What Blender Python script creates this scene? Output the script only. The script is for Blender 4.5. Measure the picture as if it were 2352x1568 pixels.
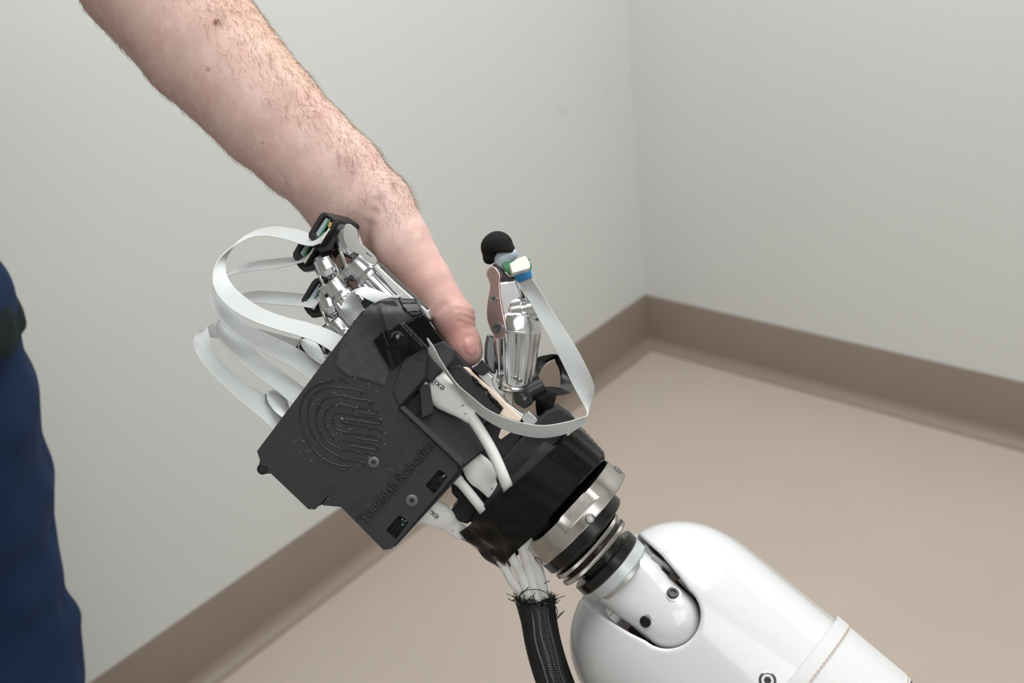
import bpy, bmesh, math, random
import numpy as np
from mathutils import Vector, Matrix
from mathutils.geometry import tessellate_polygon

random.seed(7); rng = np.random.default_rng(7)
for o in list(bpy.data.objects): bpy.data.objects.remove(o)
scene = bpy.context.scene
col = scene.collection

# ------------------------------------------------------------------ camera
FPX, CX, CY = 2286.7, 1176.0, 784.0          # focal length in photo pixels (35 mm lens)
BASE_H = 0.15                                # height of the skirting
DIST = 0.66                                  # distance of the hand from the lens
S = DIST / FPX                               # metres per photo pixel at the hand
_r = np.array([[-.6439, .7562, -.1160], [.4205, .2231, -.8794], [-.6392, -.6151, -.4616]])
_f = _r[2] / np.linalg.norm(_r[2])
_x = _r[0] - _f * (_r[0] @ _f); _x /= np.linalg.norm(_x)
_d = np.cross(_f, _x)
RIGHT, DOWN, FWD = _x, _d, _f
CAM = np.array([13.2885, 9.3577, 8.7673]) * BASE_H
cam_d = bpy.data.cameras.new('camera'); cam = bpy.data.objects.new('camera', cam_d); col.objects.link(cam)
cam.matrix_world = Matrix([[RIGHT[i], -DOWN[i], -FWD[i], CAM[i]] for i in range(3)] + [[0, 0, 0, 1]])
cam_d.sensor_width = 36.0; cam_d.lens = 36.0 * FPX / 2352.0
cam_d.clip_start = 0.02
cam_d.dof.use_dof = True; cam_d.dof.focus_distance = DIST - 0.022; cam_d.dof.aperture_fstop = 7.5
scene.camera = cam

# ------------------------------------------------------------------ world, lights, exposure
world = bpy.data.worlds.new('world'); scene.world = world; world.use_nodes = True
world.node_tree.nodes['Background'].inputs[0].default_value = (0.9, 0.95, 1, 1)
world.node_tree.nodes['Background'].inputs[1].default_value = 0.3
def area(name, loc, target, size, power, color=(1, 1, 1), shape='DISK', size_y=None):
    l = bpy.data.lights.new(name, 'AREA'); l.energy = power; l.size = size; l.color = color; l.shape = shape
    if size_y: l.size_y = size_y
    o = bpy.data.objects.new(name, l); col.objects.link(o); o.location = loc
    o.rotation_euler = (Vector(target) - Vector(loc)).to_track_quat('-Z', 'Y').to_euler()
    return o
_hand = CAM + FWD * DIST
UPV = np.array([0, 0, 1.0])
area('key_softbox', CAM + RIGHT * 0.62 - DOWN * 0.72 - FWD * 0.10, _hand, 0.95, 0.65, (1.0, 0.99, 0.975))
area('ceiling_fill', (0.95, 1.0, 2.56), (0.95, 1.0, 0), 1.4, 38.0, (0.985, 1.0, 0.99), 'SQUARE')  # added unseen source, set near the corner to brighten the walls
area('ceiling_fill', (2.3, 2.35, 2.56), (2.2, 2.2, 0), 1.7, 25.0, (0.985, 1.0, 0.99), 'SQUARE')  # added unseen fill, standing in for strobe light bounced off the ceiling
scene.view_settings.view_transform = 'Standard'; scene.view_settings.look = 'None'
scene.view_settings.gamma = 1.0; scene.view_settings.use_curve_mapping = False
scene.view_settings.exposure = -0.03

# ------------------------------------------------------------------ helpers
# K space: pixels at the hand's distance; x right, y down, z towards the lens
def V(*a): return np.array(a, float)
def U(px, py, z=0.0):
    k = (FPX - z) / FPX
    return V((px - CX) * k, (py - CY) * k, z)
def W(k):
    k = np.asarray(k, float)
    return CAM + S * (k[..., 0:1] * RIGHT + k[..., 1:2] * DOWN + (FPX - k[..., 2:3]) * FWD)
def KW(w):
    d = (np.asarray(w, float) - CAM) / S
    return np.stack([d @ RIGHT, d @ DOWN, FPX - d @ FWD], -1)
UP_K = V(UPV @ RIGHT, UPV @ DOWN, -(UPV @ FWD))
def nz(v): v = np.asarray(v, float); return v / (np.linalg.norm(v) + 1e-12)

def lin(c):
    c = [x / 255.0 for x in c]
    return tuple(x / 12.92 if x <= .04045 else ((x + .055) / 1.055) ** 2.4 for x in c) + (1,)
MATS = {}
def mat(name, rgb, rough=0.5, metal=0.0, var=0.0, vscale=40.0, bump=0.0, bscale=300.0, spec=0.5, coat=0.0,
        sss=0.0, aniso=0.0, rvar=0.0, trans=0.0, bdist=0.0005, stretch=None):
    m = bpy.data.materials.new(name); m.use_nodes = True; nt = m.node_tree; b = nt.nodes['Principled BSDF']
    c = lin(rgb)
    b.inputs['Base Color'].default_value = c; b.inputs['Roughness'].default_value = rough
    b.inputs['Metallic'].default_value = metal; b.inputs['Specular IOR Level'].default_value = spec
    b.inputs['Coat Weight'].default_value = coat; b.inputs['Coat Roughness'].default_value = 0.08
    if sss: b.inputs['Subsurface Weight'].default_value = sss; b.inputs['Subsurface Radius'].default_value = (1, .35, .2); b.inputs['Subsurface Scale'].default_value = .004
    if trans: b.inputs['Transmission Weight'].default_value = trans
    tc = nt.nodes.new('ShaderNodeTexCoord'); src = tc.outputs['Object']
    if stretch:
        mp = nt.nodes.new('ShaderNodeMapping'); mp.inputs['Scale'].default_value = stretch
        nt.links.new(src, mp.inputs[0]); src = mp.outputs[0]
    if var or rvar:
        n = nt.nodes.new('ShaderNodeTexNoise'); n.inputs['Scale'].default_value = vscale; n.inputs['Detail'].default_value = 4
        nt.links.new(src, n.inputs['Vector'])
        if var:
            mx = nt.nodes.new('ShaderNodeMix'); mx.data_type = 'RGBA'
            mx.inputs[6].default_value = tuple(x * (1 - var) for x in c[:3]) + (1,)
            mx.inputs[7].default_value = tuple(min(1, x * (1 + var)) for x in c[:3]) + (1,)
            nt.links.new(n.outputs['Fac'], mx.inputs[0]); nt.links.new(mx.outputs[2], b.inputs['Base Color'])
        if rvar:
            mr = nt.nodes.new('ShaderNodeMapRange'); mr.inputs[3].default_value = max(0.02, rough - rvar); mr.inputs[4].default_value = rough + rvar
            nt.links.new(n.outputs['Fac'], mr.inputs[0]); nt.links.new(mr.outputs[0], b.inputs['Roughness'])
    if bump:
        n2 = nt.nodes.new('ShaderNodeTexNoise'); n2.inputs['Scale'].default_value = bscale; n2.inputs['Detail'].default_value = 3
        bp = nt.nodes.new('ShaderNodeBump'); bp.inputs['Strength'].default_value = bump; bp.inputs['Distance'].default_value = bdist
        nt.links.new(src, n2.inputs['Vector']); nt.links.new(n2.outputs['Fac'], bp.inputs['Height']); nt.links.new(bp.outputs[0], b.inputs['Normal'])
    MATS[name] = m
    return m

def setprops(o, label=None, cat=None, group=None, kind=None):
    if label: o['label'] = label
    if cat: o['category'] = cat
    if group: o['group'] = group
    if kind: o['kind'] = kind
    return o
def thing(name, label, cat, base, group=None):
    e = bpy.data.objects.new(name, None); e.empty_display_size = .02; col.objects.link(e)
    e.location = W(base); setprops(e, label, cat, group); return e
def rootof(o):
    while o.parent: o = o.parent
    return o
def part(name, geo, m, parent=None, smooth=True, sharp=35, bev=0.0, label=None, kind=None, world_space=False, segs=2):
    """geo = (verts in K space, faces); one mesh object"""
    v, f = geo
    w = np.asarray(v, float) if world_space else W(np.asarray(v, float))
    if parent is not None: org = np.array(rootof(parent).location)
    else: org = np.array([(w[:, 0].min() + w[:, 0].max()) / 2, (w[:, 1].min() + w[:, 1].max()) / 2, w[:, 2].min()])
    me = bpy.data.meshes.new(name); me.from_pydata((w - org).tolist(), [], [list(map(int, q)) for q in f])
    bm = bmesh.new(); bm.from_mesh(me)
    bmesh.ops.recalc_face_normals(bm, faces=bm.faces); bm.to_mesh(me); bm.free()
    me.polygons.foreach_set('use_smooth', [bool(smooth)] * len(me.polygons))
    if smooth and sharp: me.set_sharp_from_angle(angle=math.radians(sharp))
    me.materials.append(m)
    o = bpy.data.objects.new(name, me); col.objects.link(o)
    if parent is not None: o.parent = parent
    else: o.location = org
    if bev:
        b = o.modifiers.new('bevel', 'BEVEL'); b.width = bev * S; b.segments = segs; b.limit_method = 'ANGLE'; b.angle_limit = math.radians(30)
        b.harden_normals = bool(smooth)
    setprops(o, label, None, None, kind)
    return o
def join(*gs):
    vs, fs, n = [], [], 0
    for v, f in gs:
        vs.append(np.asarray(v, float)); fs += [[i + n for i in q] for q in f]; n += len(v)
    return np.concatenate(vs), fs

class Fr:
    def __init__(s, o, ex, ey=None, toward=None):
        s.o = np.asarray(o, float); s.ex = nz(ex)
        if ey is not None:
            ey = np.asarray(ey, float); s.ey = nz(ey - s.ex * (ey @ s.ex)); s.ez = np.cross(s.ex, s.ey)
            if s.ez[2] < 0: s.ez = -s.ez
        else:
            t = np.asarray(toward if toward is not None else V(0, 0, 1), float)
            s.ez = nz(t - s.ex * (t @ s.ex)); s.ey = np.cross(s.ez, s.ex)
    def p(s, a):
        a = np.atleast_2d(np.asarray(a, float))
        return s.o + a[:, 0:1] * s.ex + a[:, 1:2] * s.ey + a[:, 2:3] * s.ez
def frAB(a, b, toward=None):
    a = U(*a); b = U(*b); return Fr(a, b - a, toward=toward), float(np.linalg.norm(b - a))

def prism(pts, holes, fn):
    """pts: 2D outline, fn(list of 2D, level 0/1) -> K verts"""
    loops = [list(pts)] + [list(h) for h in holes]
    flat = [p for l in loops for p in l]; n = len(flat)
    v = np.concatenate([fn(flat, 0), fn(flat, 1)])
    if holes: tri = tessellate_polygon([[Vector((x, y, 0)) for x, y in l] for l in loops]); caps = [list(t) for t in tri]
    else: caps = [list(range(n))]
    f = caps + [[i + n for i in c] for c in caps]
    k = 0
    for l in loops:
        m = len(l)
        for i in range(m): a, b = k + i, k + (i + 1) % m; f.append([a, b, b + n, a + n])
        k += m
    return v, f
def plate(fr, pts, z0, z1, holes=()):
    return prism(pts, holes, lambda q, l: fr.p([(x, y, z1 if l else z0) for x, y in q]))
def pplate(pts, z, thick, grad=(0, 0), holes=(), ref=None):
    """front outline traced in photo pixels on a plane at depth z (tilted by grad), extruded away from the lens"""
    x0, y0 = ref if ref else np.mean(np.array(pts), 0)
    nrm = nz(V(-grad[0], -grad[1], 1))
    def fn(q, l):
        a = np.array([U(x, y, z + grad[0] * (x - x0) + grad[1] * (y - y0)) for x, y in q])
        return a if l else a - nrm * thick
    return prism(pts, holes, fn)
def box(fr, a, b):
    return plate(fr, [(a[0], a[1]), (b[0], a[1]), (b[0], b[1]), (a[0], b[1])], a[2], b[2])
def lathe(o, axis, prof, n=40, xdir=None, rmod=None, squash=(1, 1), closed=True, loop=False):
    ax = nz(axis); t = np.asarray(xdir if xdir is not None else V(0, 0, 1), float)
    e1 = nz(t - ax * (t @ ax)); e2 = np.cross(ax, e1)
    th = np.arange(n) * 2 * math.pi / n
    v = []
    for r, h in prof:
        rr = np.full(n, r) if rmod is None else rmod(th, r, h)
        v.append(np.asarray(o) + ax * h + (rr * np.cos(th) * squash[0])[:, None] * e1 + (rr * np.sin(th) * squash[1])[:, None] * e2)
    v = np.concatenate(v); f = []
    for i in range(len(prof) - 1):
        for j in range(n):
            k = (j + 1) % n; f.append([i * n + j, i * n + k, (i + 1) * n + k, (i + 1) * n + j])
    if loop:
        i = len(prof) - 1
        for j in range(n): k = (j + 1) % n; f.append([i * n + j, i * n + k, k, j])
    elif closed: f.append(list(range(n))); f.append([(len(prof) - 1) * n + j for j in range(n)])
    return v, f
def cyl(a, b, r, n=24, r2=None):
    a = np.asarray(a, float); b = np.asarray(b, float); L = np.linalg.norm(b - a)
    return lathe(a, b - a, [(r, 0), (r if r2 is None else r2, L)], n, xdir=V(.31, .17, .9))
def spline(pts, n):
    P = np.asarray(pts, float); m = len(P)
    d = np.concatenate([[0], np.cumsum(np.linalg.norm(np.diff(P, axis=0), axis=1) ** .5 + 1e-6)])
    T = np.linspace(0, d[-1], n)
    Pm = np.concatenate([[2 * P[0] - P[1]], P, [2 * P[-1] - P[-2]]]); tm = np.concatenate([[2 * d[0] - d[1]], d, [2 * d[-1] - d[-2]]])
    out = []
    for t in T:
        i = min(max(np.searchsorted(d, t) - 1, 0), m - 2)
        p0, p1, p2, p3 = Pm[i:i + 4]; t0, t1, t2, t3 = tm[i:i + 4]
        A1 = (t1 - t) / (t1 - t0) * p0 + (t - t0) / (t1 - t0) * p1; A2 = (t2 - t) / (t2 - t1) * p1 + (t - t1) / (t2 - t1) * p2
        A3 = (t3 - t) / (t3 - t2) * p2 + (t - t2) / (t3 - t2) * p3
        B1 = (t2 - t) / (t2 - t0) * A1 + (t - t0) / (t2 - t0) * A2; B2 = (t3 - t) / (t3 - t1) * A2 + (t - t1) / (t3 - t1) * A3
        out.append((t2 - t) / (t2 - t1) * B1 + (t - t1) / (t2 - t1) * B2)
    return np.array(out)
def tube(path, r, n=12, e1=None, rmod=None, squash=1.0):
    P = np.asarray(path, float); m = len(P); r = np.full(m, r) if np.isscalar(r) else np.asarray(r, float)
    T = np.gradient(P, axis=0); T /= np.linalg.norm(T, axis=1)[:, None] + 1e-12
    e = np.asarray(e1 if e1 is not None else (V(0, 0, 1) if abs(T[0][2]) < .9 else V(1, 0, 0)), float)
    v = []; th = np.arange(n) * 2 * math.pi / n
    for i in range(m):
        e = nz(e - T[i] * (e @ T[i])); g = np.cross(T[i], e)
        rr = r[i] if rmod is None else r[i] + rmod(th, i)
        v.append(P[i] + (np.cos(th) * rr * squash)[:, None] * e + (np.sin(th) * rr)[:, None] * g)
    f = []
    for i in range(m - 1):
        for j in range(n):
            k = (j + 1) % n; f.append([i * n + j, i * n + k, (i + 1) * n + k, (i + 1) * n + j])
    f.append(list(range(n))); f.append([(m - 1) * n + j for j in range(n)])
    return np.concatenate(v), f
def ribbon(rows, width=44.0, n=90, wires=12, thick=3.0, relief=0.9):
    """rows: (edge0 x,y, edge1 x,y, depth, sign) in photo pixels; the width that does not show goes into depth"""
    C, Wd = [], []
    for x0, y0, x1, y1, z, sg in rows:
        a, b = U(x0, y0, z), U(x1, y1, z); d = b - a; L = np.linalg.norm(d)
        dz = sg * math.sqrt(max(0, width ** 2 - L ** 2)) if L < width else 0
        C.append((a + b) / 2); Wd.append(V(d[0], d[1], dz) / math.hypot(L, dz) * width)
    X = spline(np.concatenate([np.array(C), np.array(Wd)], 1), n)
    C, Wd = X[:, :3], X[:, 3:]; Wd = Wd / np.linalg.norm(Wd, axis=1)[:, None] * width
    T = np.gradient(C, axis=0); N = np.cross(T, Wd); N /= np.linalg.norm(N, axis=1)[:, None] + 1e-9
    m = wires * 4 + 1; u = np.linspace(-.5, .5, m); rel = relief * (0.5 - .5 * np.cos((u + .5) * wires * 2 * math.pi)) * 1.0
    v = []
    for sgn in (1, -1):
        for j in range(m): v.append(C + Wd * u[j] + sgn * N * (thick / 2 - relief + rel[j]))
    v = np.concatenate(v); f = []
    idx = lambda s, j, i: (s * m + j) * n + i
    for s in (0, 1):
        for j in range(m - 1):
            for i in range(n - 1): f.append([idx(s, j, i), idx(s, j + 1, i), idx(s, j + 1, i + 1), idx(s, j, i + 1)])
    for j in (0, m - 1):
        for i in range(n - 1): f.append([idx(0, j, i), idx(0, j, i + 1), idx(1, j, i + 1), idx(1, j, i)])
    for i in (0, n - 1):
        for j in range(m - 1): f.append([idx(0, j, i), idx(0, j + 1, i), idx(1, j + 1, i), idx(1, j, i)])
    return v, f
def text_geo(body, fr, size, extrude, bev=0.0, align='CENTER', off=0.0, sx=1.0):
    c = bpy.data.curves.new('t', 'FONT'); c.body = body; c.size = 1.0; c.extrude = extrude / size; c.align_x = align; c.align_y = 'CENTER'
    c.bevel_depth = bev / size; c.bevel_resolution = 1; c.offset = off / size; c.resolution_u = 4
    o = bpy.data.objects.new('t', c); col.objects.link(o)
    bpy.context.view_layer.update()
    me = bpy.data.meshes.new_from_object(o.evaluated_get(bpy.context.evaluated_depsgraph_get()))
    v = np.array([p.co[:] for p in me.vertices]) * size; f = [list(p.vertices) for p in me.polygons]
    v[:, 0] *= sx
    bpy.data.objects.remove(o); bpy.data.curves.remove(c); bpy.data.meshes.remove(me)
    return fr.p(v), f

# ---- distance fields -> smooth closed meshes
def rc(p, a, b, ra, rb, sc=None):
    a = np.asarray(a, float); b = np.asarray(b, float); q = p - a; d = b - a
    if sc is not None: q = q / sc; d = d / sc
    t = np.clip((q @ d) / (d @ d + 1e-12), 0, 1)
    return np.linalg.norm(q - t[:, None] * d, axis=1) - (ra + (rb - ra) * t)
def smin(a, b, k): h = np.clip(.5 + .5 * (b - a) / k, 0, 1); return b + (a - b) * h - k * h * (1 - h)
def smax(a, b, k): return -smin(-a, -b, k)
def sdf_mesh(fn, lo, hi, vox, newton=2, B=16):
    lo = np.asarray(lo, float); hi = np.asarray(hi, float)
    nb = np.ceil((hi - lo) / (vox * B)).astype(int); n = nb * B + 1
    vals = np.empty(n, np.float32)
    bc = np.stack(np.meshgrid(*[np.arange(k) for k in nb], indexing='ij'), -1).reshape(-1, 3)
    d = fn(lo + (bc + .5) * B * vox); rad = B * vox * .866 * 1.9
    off = np.stack(np.meshgrid(*[np.arange(B + 1)] * 3, indexing='ij'), -1).reshape(-1, 3)
    for b, dd in zip(bc, d):
        s = tuple(slice(x * B, x * B + B + 1) for x in b)
        if abs(dd) > rad: vals[s] = dd
    for b, dd in zip(bc, d):
        if abs(dd) <= rad:
            s = tuple(slice(x * B, x * B + B + 1) for x in b)
            vals[s] = fn(lo + (b * B + off) * vox).reshape(B + 1, B + 1, B + 1)
    ins = vals < 0
    cnt = np.zeros(n - 1, np.int8)
    cs = [(i, j, k) for i in (0, 1) for j in (0, 1) for k in (0, 1)]
    for i, j, k in cs: cnt += ins[i:n[0] - 1 + i, j:n[1] - 1 + j, k:n[2] - 1 + k]
    act = np.argwhere((cnt > 0) & (cnt < 8)); idx = np.full(n - 1, -1, np.int32); idx[tuple(act.T)] = np.arange(len(act))
    acc = np.zeros((len(act), 3)); num = np.zeros(len(act))
    for ax in range(3):
        o2 = [a for a in range(3) if a != ax]
        for u in (0, 1):
            for w in (0, 1):
                c0 = np.zeros(3, int); c0[o2[0]] = u; c0[o2[1]] = w; c1 = c0.copy(); c1[ax] = 1
                a = vals[tuple((act + c0).T)].astype(float); b = vals[tuple((act + c1).T)].astype(float); m = (a < 0) != (b < 0)
                t = np.where(m, a / np.where(m, a - b, 1), 0)
                pt = act + c0 + t[:, None] * (c1 - c0); acc[m] += pt[m]; num[m] += 1
    v = lo + acc / num[:, None] * vox
    f = []
    for ax in range(3):
        o2 = [(ax + 1) % 3, (ax + 2) % 3]
        s0 = [slice(None)] * 3; s1 = [slice(None)] * 3; s0[ax] = slice(0, -1); s1[ax] = slice(1, None)
        e = np.argwhere(ins[tuple(s0)] != ins[tuple(s1)])
        e = e[(e[:, o2[0]] > 0) & (e[:, o2[1]] > 0) & (e[:, o2[0]] < n[o2[0]] - 1) & (e[:, o2[1]] < n[o2[1]] - 1)]
        q = []
        for du, dv in ((-1, -1), (0, -1), (0, 0), (-1, 0)):
            c = e.copy(); c[:, o2[0]] += du; c[:, o2[1]] += dv; q.append(idx[tuple(c.T)])
        f.append(np.stack(q, 1))
    f = np.concatenate(f)
    for _ in range(newton):
        h = vox * .25; g = np.stack([fn(v + np.eye(3)[i] * h) - fn(v - np.eye(3)[i] * h) for i in range(3)], 1) / (2 * h)
        d = fn(v); v = v - np.clip(d / np.maximum((g ** 2).sum(1), .1), -vox, vox)[:, None] * g
    return v, f.tolist()

# ------------------------------------------------------------------ materials
def wall_mat():
    m = mat('wall_paint', (217, 219, 217), .55, var=.02, vscale=3, bump=.05, bscale=900, spec=.3)
    nt = m.node_tree; b = nt.nodes['Principled BSDF']; src = b.inputs['Base Color'].links[0].from_socket; geo = nt.nodes.new('ShaderNodeNewGeometry')
    for px, py, rad, st in ((1300, 256, .011, .22), (1390, 211, .016, .12), (1290, 250, .02, .06)):      # faint scuffs on the wall
        d = RIGHT * (px - CX) / FPX + DOWN * (py - CY) / FPX + FWD; p = CAM - d * (CAM[1] / d[1])
        vm = nt.nodes.new('ShaderNodeVectorMath'); vm.operation = 'DISTANCE'; vm.inputs[1].default_value = tuple(p); nt.links.new(geo.outputs['Position'], vm.inputs[0])
        mr = nt.nodes.new('ShaderNodeMapRange'); mr.inputs[1].default_value = 0; mr.inputs[2].default_value = rad; mr.inputs[3].default_value = st; mr.inputs[4].default_value = 0; nt.links.new(vm.outputs['Value'], mr.inputs[0])
        mx = nt.nodes.new('ShaderNodeMix'); mx.data_type = 'RGBA'; nt.links.new(mr.outputs[0], mx.inputs[0]); nt.links.new(src, mx.inputs[6]); mx.inputs[7].default_value = lin((150, 148, 144)); src = mx.outputs[2]
    nt.links.new(src, b.inputs['Base Color'])
    return m
M_wall = wall_mat()
M_floor = mat('floor_vinyl', (186, 173, 163), .42, var=.05, vscale=6, bump=.04, bscale=500, spec=.35)
M_base = mat('skirting_vinyl', (144, 130, 120), .45, var=.05, vscale=9, spec=.35)
M_ceil = mat('ceiling_paint', (228, 228, 224), .8)
M_skin = None
M_white = mat('white_gloss', (214, 215, 217), .13, spec=.55, coat=.25)
M_cable = mat('white_cable_plastic', (240, 240, 239), .33, spec=.45)
M_ribbon = mat('ribbon_plastic', (208, 211, 212), .36, spec=.45)
M_black = mat('printed_black_plastic', (48, 48, 50), .58, var=.25, vscale=60, bump=.12, bscale=1800, spec=.42, rvar=.08)
M_blackedge = mat('black_plastic_smooth', (30, 30, 32), .3, spec=.45)
M_housing = mat('textured_black_housing', (38, 36, 40), .62, bump=.35, bscale=2600, spec=.4)
M_tape = mat('electrical_tape', (8, 8, 9), .15, spec=.28, bump=.06, bscale=120, bdist=.001, rvar=.05, vscale=50)
M_tapematte = mat('grained_tape', (58, 58, 59), .5, bump=.35, bscale=2600, spec=.5)
M_rubber = mat('black_rubber', (22, 21, 21), .85, bump=.4, bscale=1600, spec=.25)
M_alu = mat('machined_aluminium', (208, 209, 211), .27, metal=1, rvar=.07, vscale=120)
M_alu2 = mat('polished_aluminium', (216, 217, 219), .18, metal=1)
M_alus = mat('satin_aluminium', (205, 205, 205), .34, metal=1, rvar=.06, vscale=200)
M_nickel = mat('nickel_ring', (188, 184, 180), .2, metal=1, rvar=.06, vscale=300, stretch=(1, 1, 1))
M_anod = mat('black_anodised', (20, 18, 18), .22, spec=.55, metal=.25)
M_ringw = mat('pale_ring', (205, 209, 213), .3, metal=.35)
M_steel = mat('steel_screw', (150, 150, 152), .25, metal=1)
M_screwgrey = mat('zinc_screw', (112, 112, 114), .45, metal=.5, rvar=.15, vscale=900)
M_darkscrew = mat('black_oxide_screw', (16, 16, 17), .35, spec=.5)
M_darksteel = mat('dark_screw', (48, 48, 50), .35, metal=.7)
M_brown = mat('brown_tab', (72, 60, 58), .4)
M_cream = mat('cream_plastic', (243, 222, 203), .45)
M_pcb = mat('green_circuit_board', (26, 110, 66), .35, spec=.5)
M_shadedpcb = mat('shaded_circuit_board', (5, 22, 18), .5)  # board green darkened to carry the shade inside the case
M_gold = mat('gold_contacts', (205, 165, 95), .3, metal=.8)
M_gel = mat('pale_blue_gel', (196, 208, 222), .2, spec=.5, trans=.25)
M_conn = mat('white_connector', (230, 229, 222), .45)
M_blue = mat('blue_stiffener', (52, 132, 186), .35)
M_braid = mat('black_braid', (16, 16, 17), .35, spec=.6)
M_braid2 = mat('glint_braid_loops', (96, 96, 98), .3, spec=.6)  # loops coloured lighter to stand for glints along the braid
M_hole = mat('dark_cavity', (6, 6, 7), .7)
M_fabric = mat('white_leather_cuff', (212, 212, 213), .5, bump=.1, bscale=500, spec=.35)
M_thread = mat('tan_thread', (196, 160, 128), .6)
M_ink = mat('grey_print', (70, 70, 72), .6)
M_wireblack = mat('black_ribbon_wires', (15, 15, 16), .25, spec=.55)

# ------------------------------------------------------------------ the room
RX, RY, RZ = 4.2, 3.6, 2.6
def slab(name, a, b, m):
    v = [(x, y, z) for x in (a[0], b[0]) for y in (a[1], b[1]) for z in (a[2], b[2])]
    f = [[0, 1, 3, 2], [4, 6, 7, 5], [0, 4, 5, 1], [2, 3, 7, 6], [0, 2, 6, 4], [1, 5, 7, 3]]
    o = part(name, (np.array(v), f), m, smooth=False, world_space=True); setprops(o, kind='structure'); return o
slab('floor', (-.1, -.1, -.1), (RX + .1, RY + .1, 0), M_floor)
slab('ceiling', (-.1, -.1, RZ), (RX + .1, RY + .1, RZ + .1), M_ceil)
slab('wall_left', (0, -.1, 0), (RX, 0, RZ), M_wall)
slab('wall_right', (-.1, -.1, 0), (0, RY + .1, RZ), M_wall)
slab('wall_back', (RX, -.1, 0), (RX + .1, RY + .1, RZ), M_wall)
slab('wall_front', (0, RY, 0), (RX, RY + .1, RZ), M_wall)
def skirting(name, along_x, L):
    prof = [(0, BASE_H), (.0025, BASE_H), (.0035, BASE_H - .003), (.0035, .03)]
    prof += [(.0035 + .027 * (1 - math.cos(a)), .03 - .0285 * math.sin(a)) for a in np.linspace(.2, math.pi / 2, 7)] + [(.034, 0), (0, 0)]
    v = []
    for end in (0, 1):
        for d, z in prof:
            t = d if end == 0 else L
            v.append((t, d, z) if along_x else (d, t, z))
    n = len(prof); f = [[i, (i + 1) % n, n + (i + 1) % n, n + i] for i in range(n)] + [list(range(n)), [n + i for i in range(n)]]
    o = part(name, (np.array(v), f), M_base, world_space=True, sharp=40); setprops(o, kind='structure'); return o
skirting('baseboard_left', True, RX)
skirting('baseboard_right', False, RY)

# ------------------------------------------------------------------ white robot arm
arm = thing('robot_manipulator', 'glossy white robot forearm with ball wrist and black and steel flange rings', 'robot', V(0, 0, 0))
AX = nz(V(.777, .629, .40)); C0 = U(1580, 1467, -105)
SV = nz(V(.61, -.79, 0)); SV = nz(SV - AX * (SV @ AX)); SW = np.cross(AX, SV); SW = SW if SW[2] > 0 else -SW
def loc_sh(p): q = p - C0; return q @ AX, q @ SV, q @ SW
SLOT0, SLOT1 = (1533, 1413), (1400, 1300)
def slot2d(p):
    k = (FPX - p[:, 2]) / FPX; x = p[:, 0] / k + CX; y = p[:, 1] / k + CY
    d = np.array(SLOT1) - np.array(SLOT0); q = np.stack([x - SLOT0[0], y - SLOT0[1]], 1); L = np.linalg.norm(d); d = d / L
    t = np.clip(q @ d, 0, 400); r = np.interp(t, [0, 40, 100, 400], [76, 86, 96, 104])
    return np.linalg.norm(q - t[:, None] * d, axis=1) - r
def shell(p):
    u, v, w = loc_sh(p); pw = 2.5; R = 260.0
    e = np.minimum(u, 0)
    d = (np.abs(v) ** pw + np.abs(w) ** pw + np.abs(e) ** pw) ** (1 / pw) - R
    d = np.maximum(d, u - 640)
    cut = np.maximum(slot2d(p), -(p[:, 2] + 150))
    return smax(d, -cut, 9.0)
lo = C0 + V(-300, -300, -300); hi = C0 + V(800, 760, 620)
g = sdf_mesh(shell, lo, hi, 5.0)
shell_o = part('forearm_shell', g, M_white, arm, sharp=50)
def linkf(p):
    a, m_, b = U(1424, 1320, -5), U(1463, 1353, 20), U(1541, 1420, 62)
    d = smin(rc(p, a, m_, 82, 70), rc(p, m_, b, 69, 67), 20)
    ax = nz(b - a); fz = nz(V(0, 0, 1) - ax * ax[2] + V(.04, -.06, 0))
    d = smax(d, (p - a) @ fz - 56, 22)
    return smax(d, -((p - a) @ ax) + 4, 5.0)
g = sdf_mesh(linkf, U(1300, 1200, -120), U(1680, 1540, 150), 4.0)
link_o = part('wrist_link', g, M_white, arm, sharp=50)
def surf_z(fn, px, py, z0=400, z1=-400):
    """depth of the first surface met along the photo ray"""
    zs = np.linspace(z0, z1, 400); d = fn(np.array([U(px, py, z) for z in zs])); i = np.argmax(d < 0)
    return zs[i] if d.min() < 0 else z1
def normal_at(fn, p):
    return nz(np.array([(fn((p + e)[None]) - fn((p - e)[None]))[0] for e in np.eye(3) * 2]))
for sx, sy in ((1483, 1427), (1545, 1362)):
    z = surf_z(linkf, sx, sy); o = U(sx, sy, z); nn = normal_at(linkf, o)
    s = part('screw', join(lathe(o, nn, [(13, -6), (13, 3), (11.5, 4.5), (7, 4.5), (6, 1.4), (0.5, 1.4)], 24)), M_darkscrew, link_o, sharp=15, label='black hex socket screw')
    part('screw_seat', lathe(o + V(2.5, 1.5, 0), nn, [(13.5, -6), (17, .2), (19, .4), (17.5, 1.2), (14, .2), (13, -3)], 28, loop=True), M_ringw, link_o)
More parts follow.
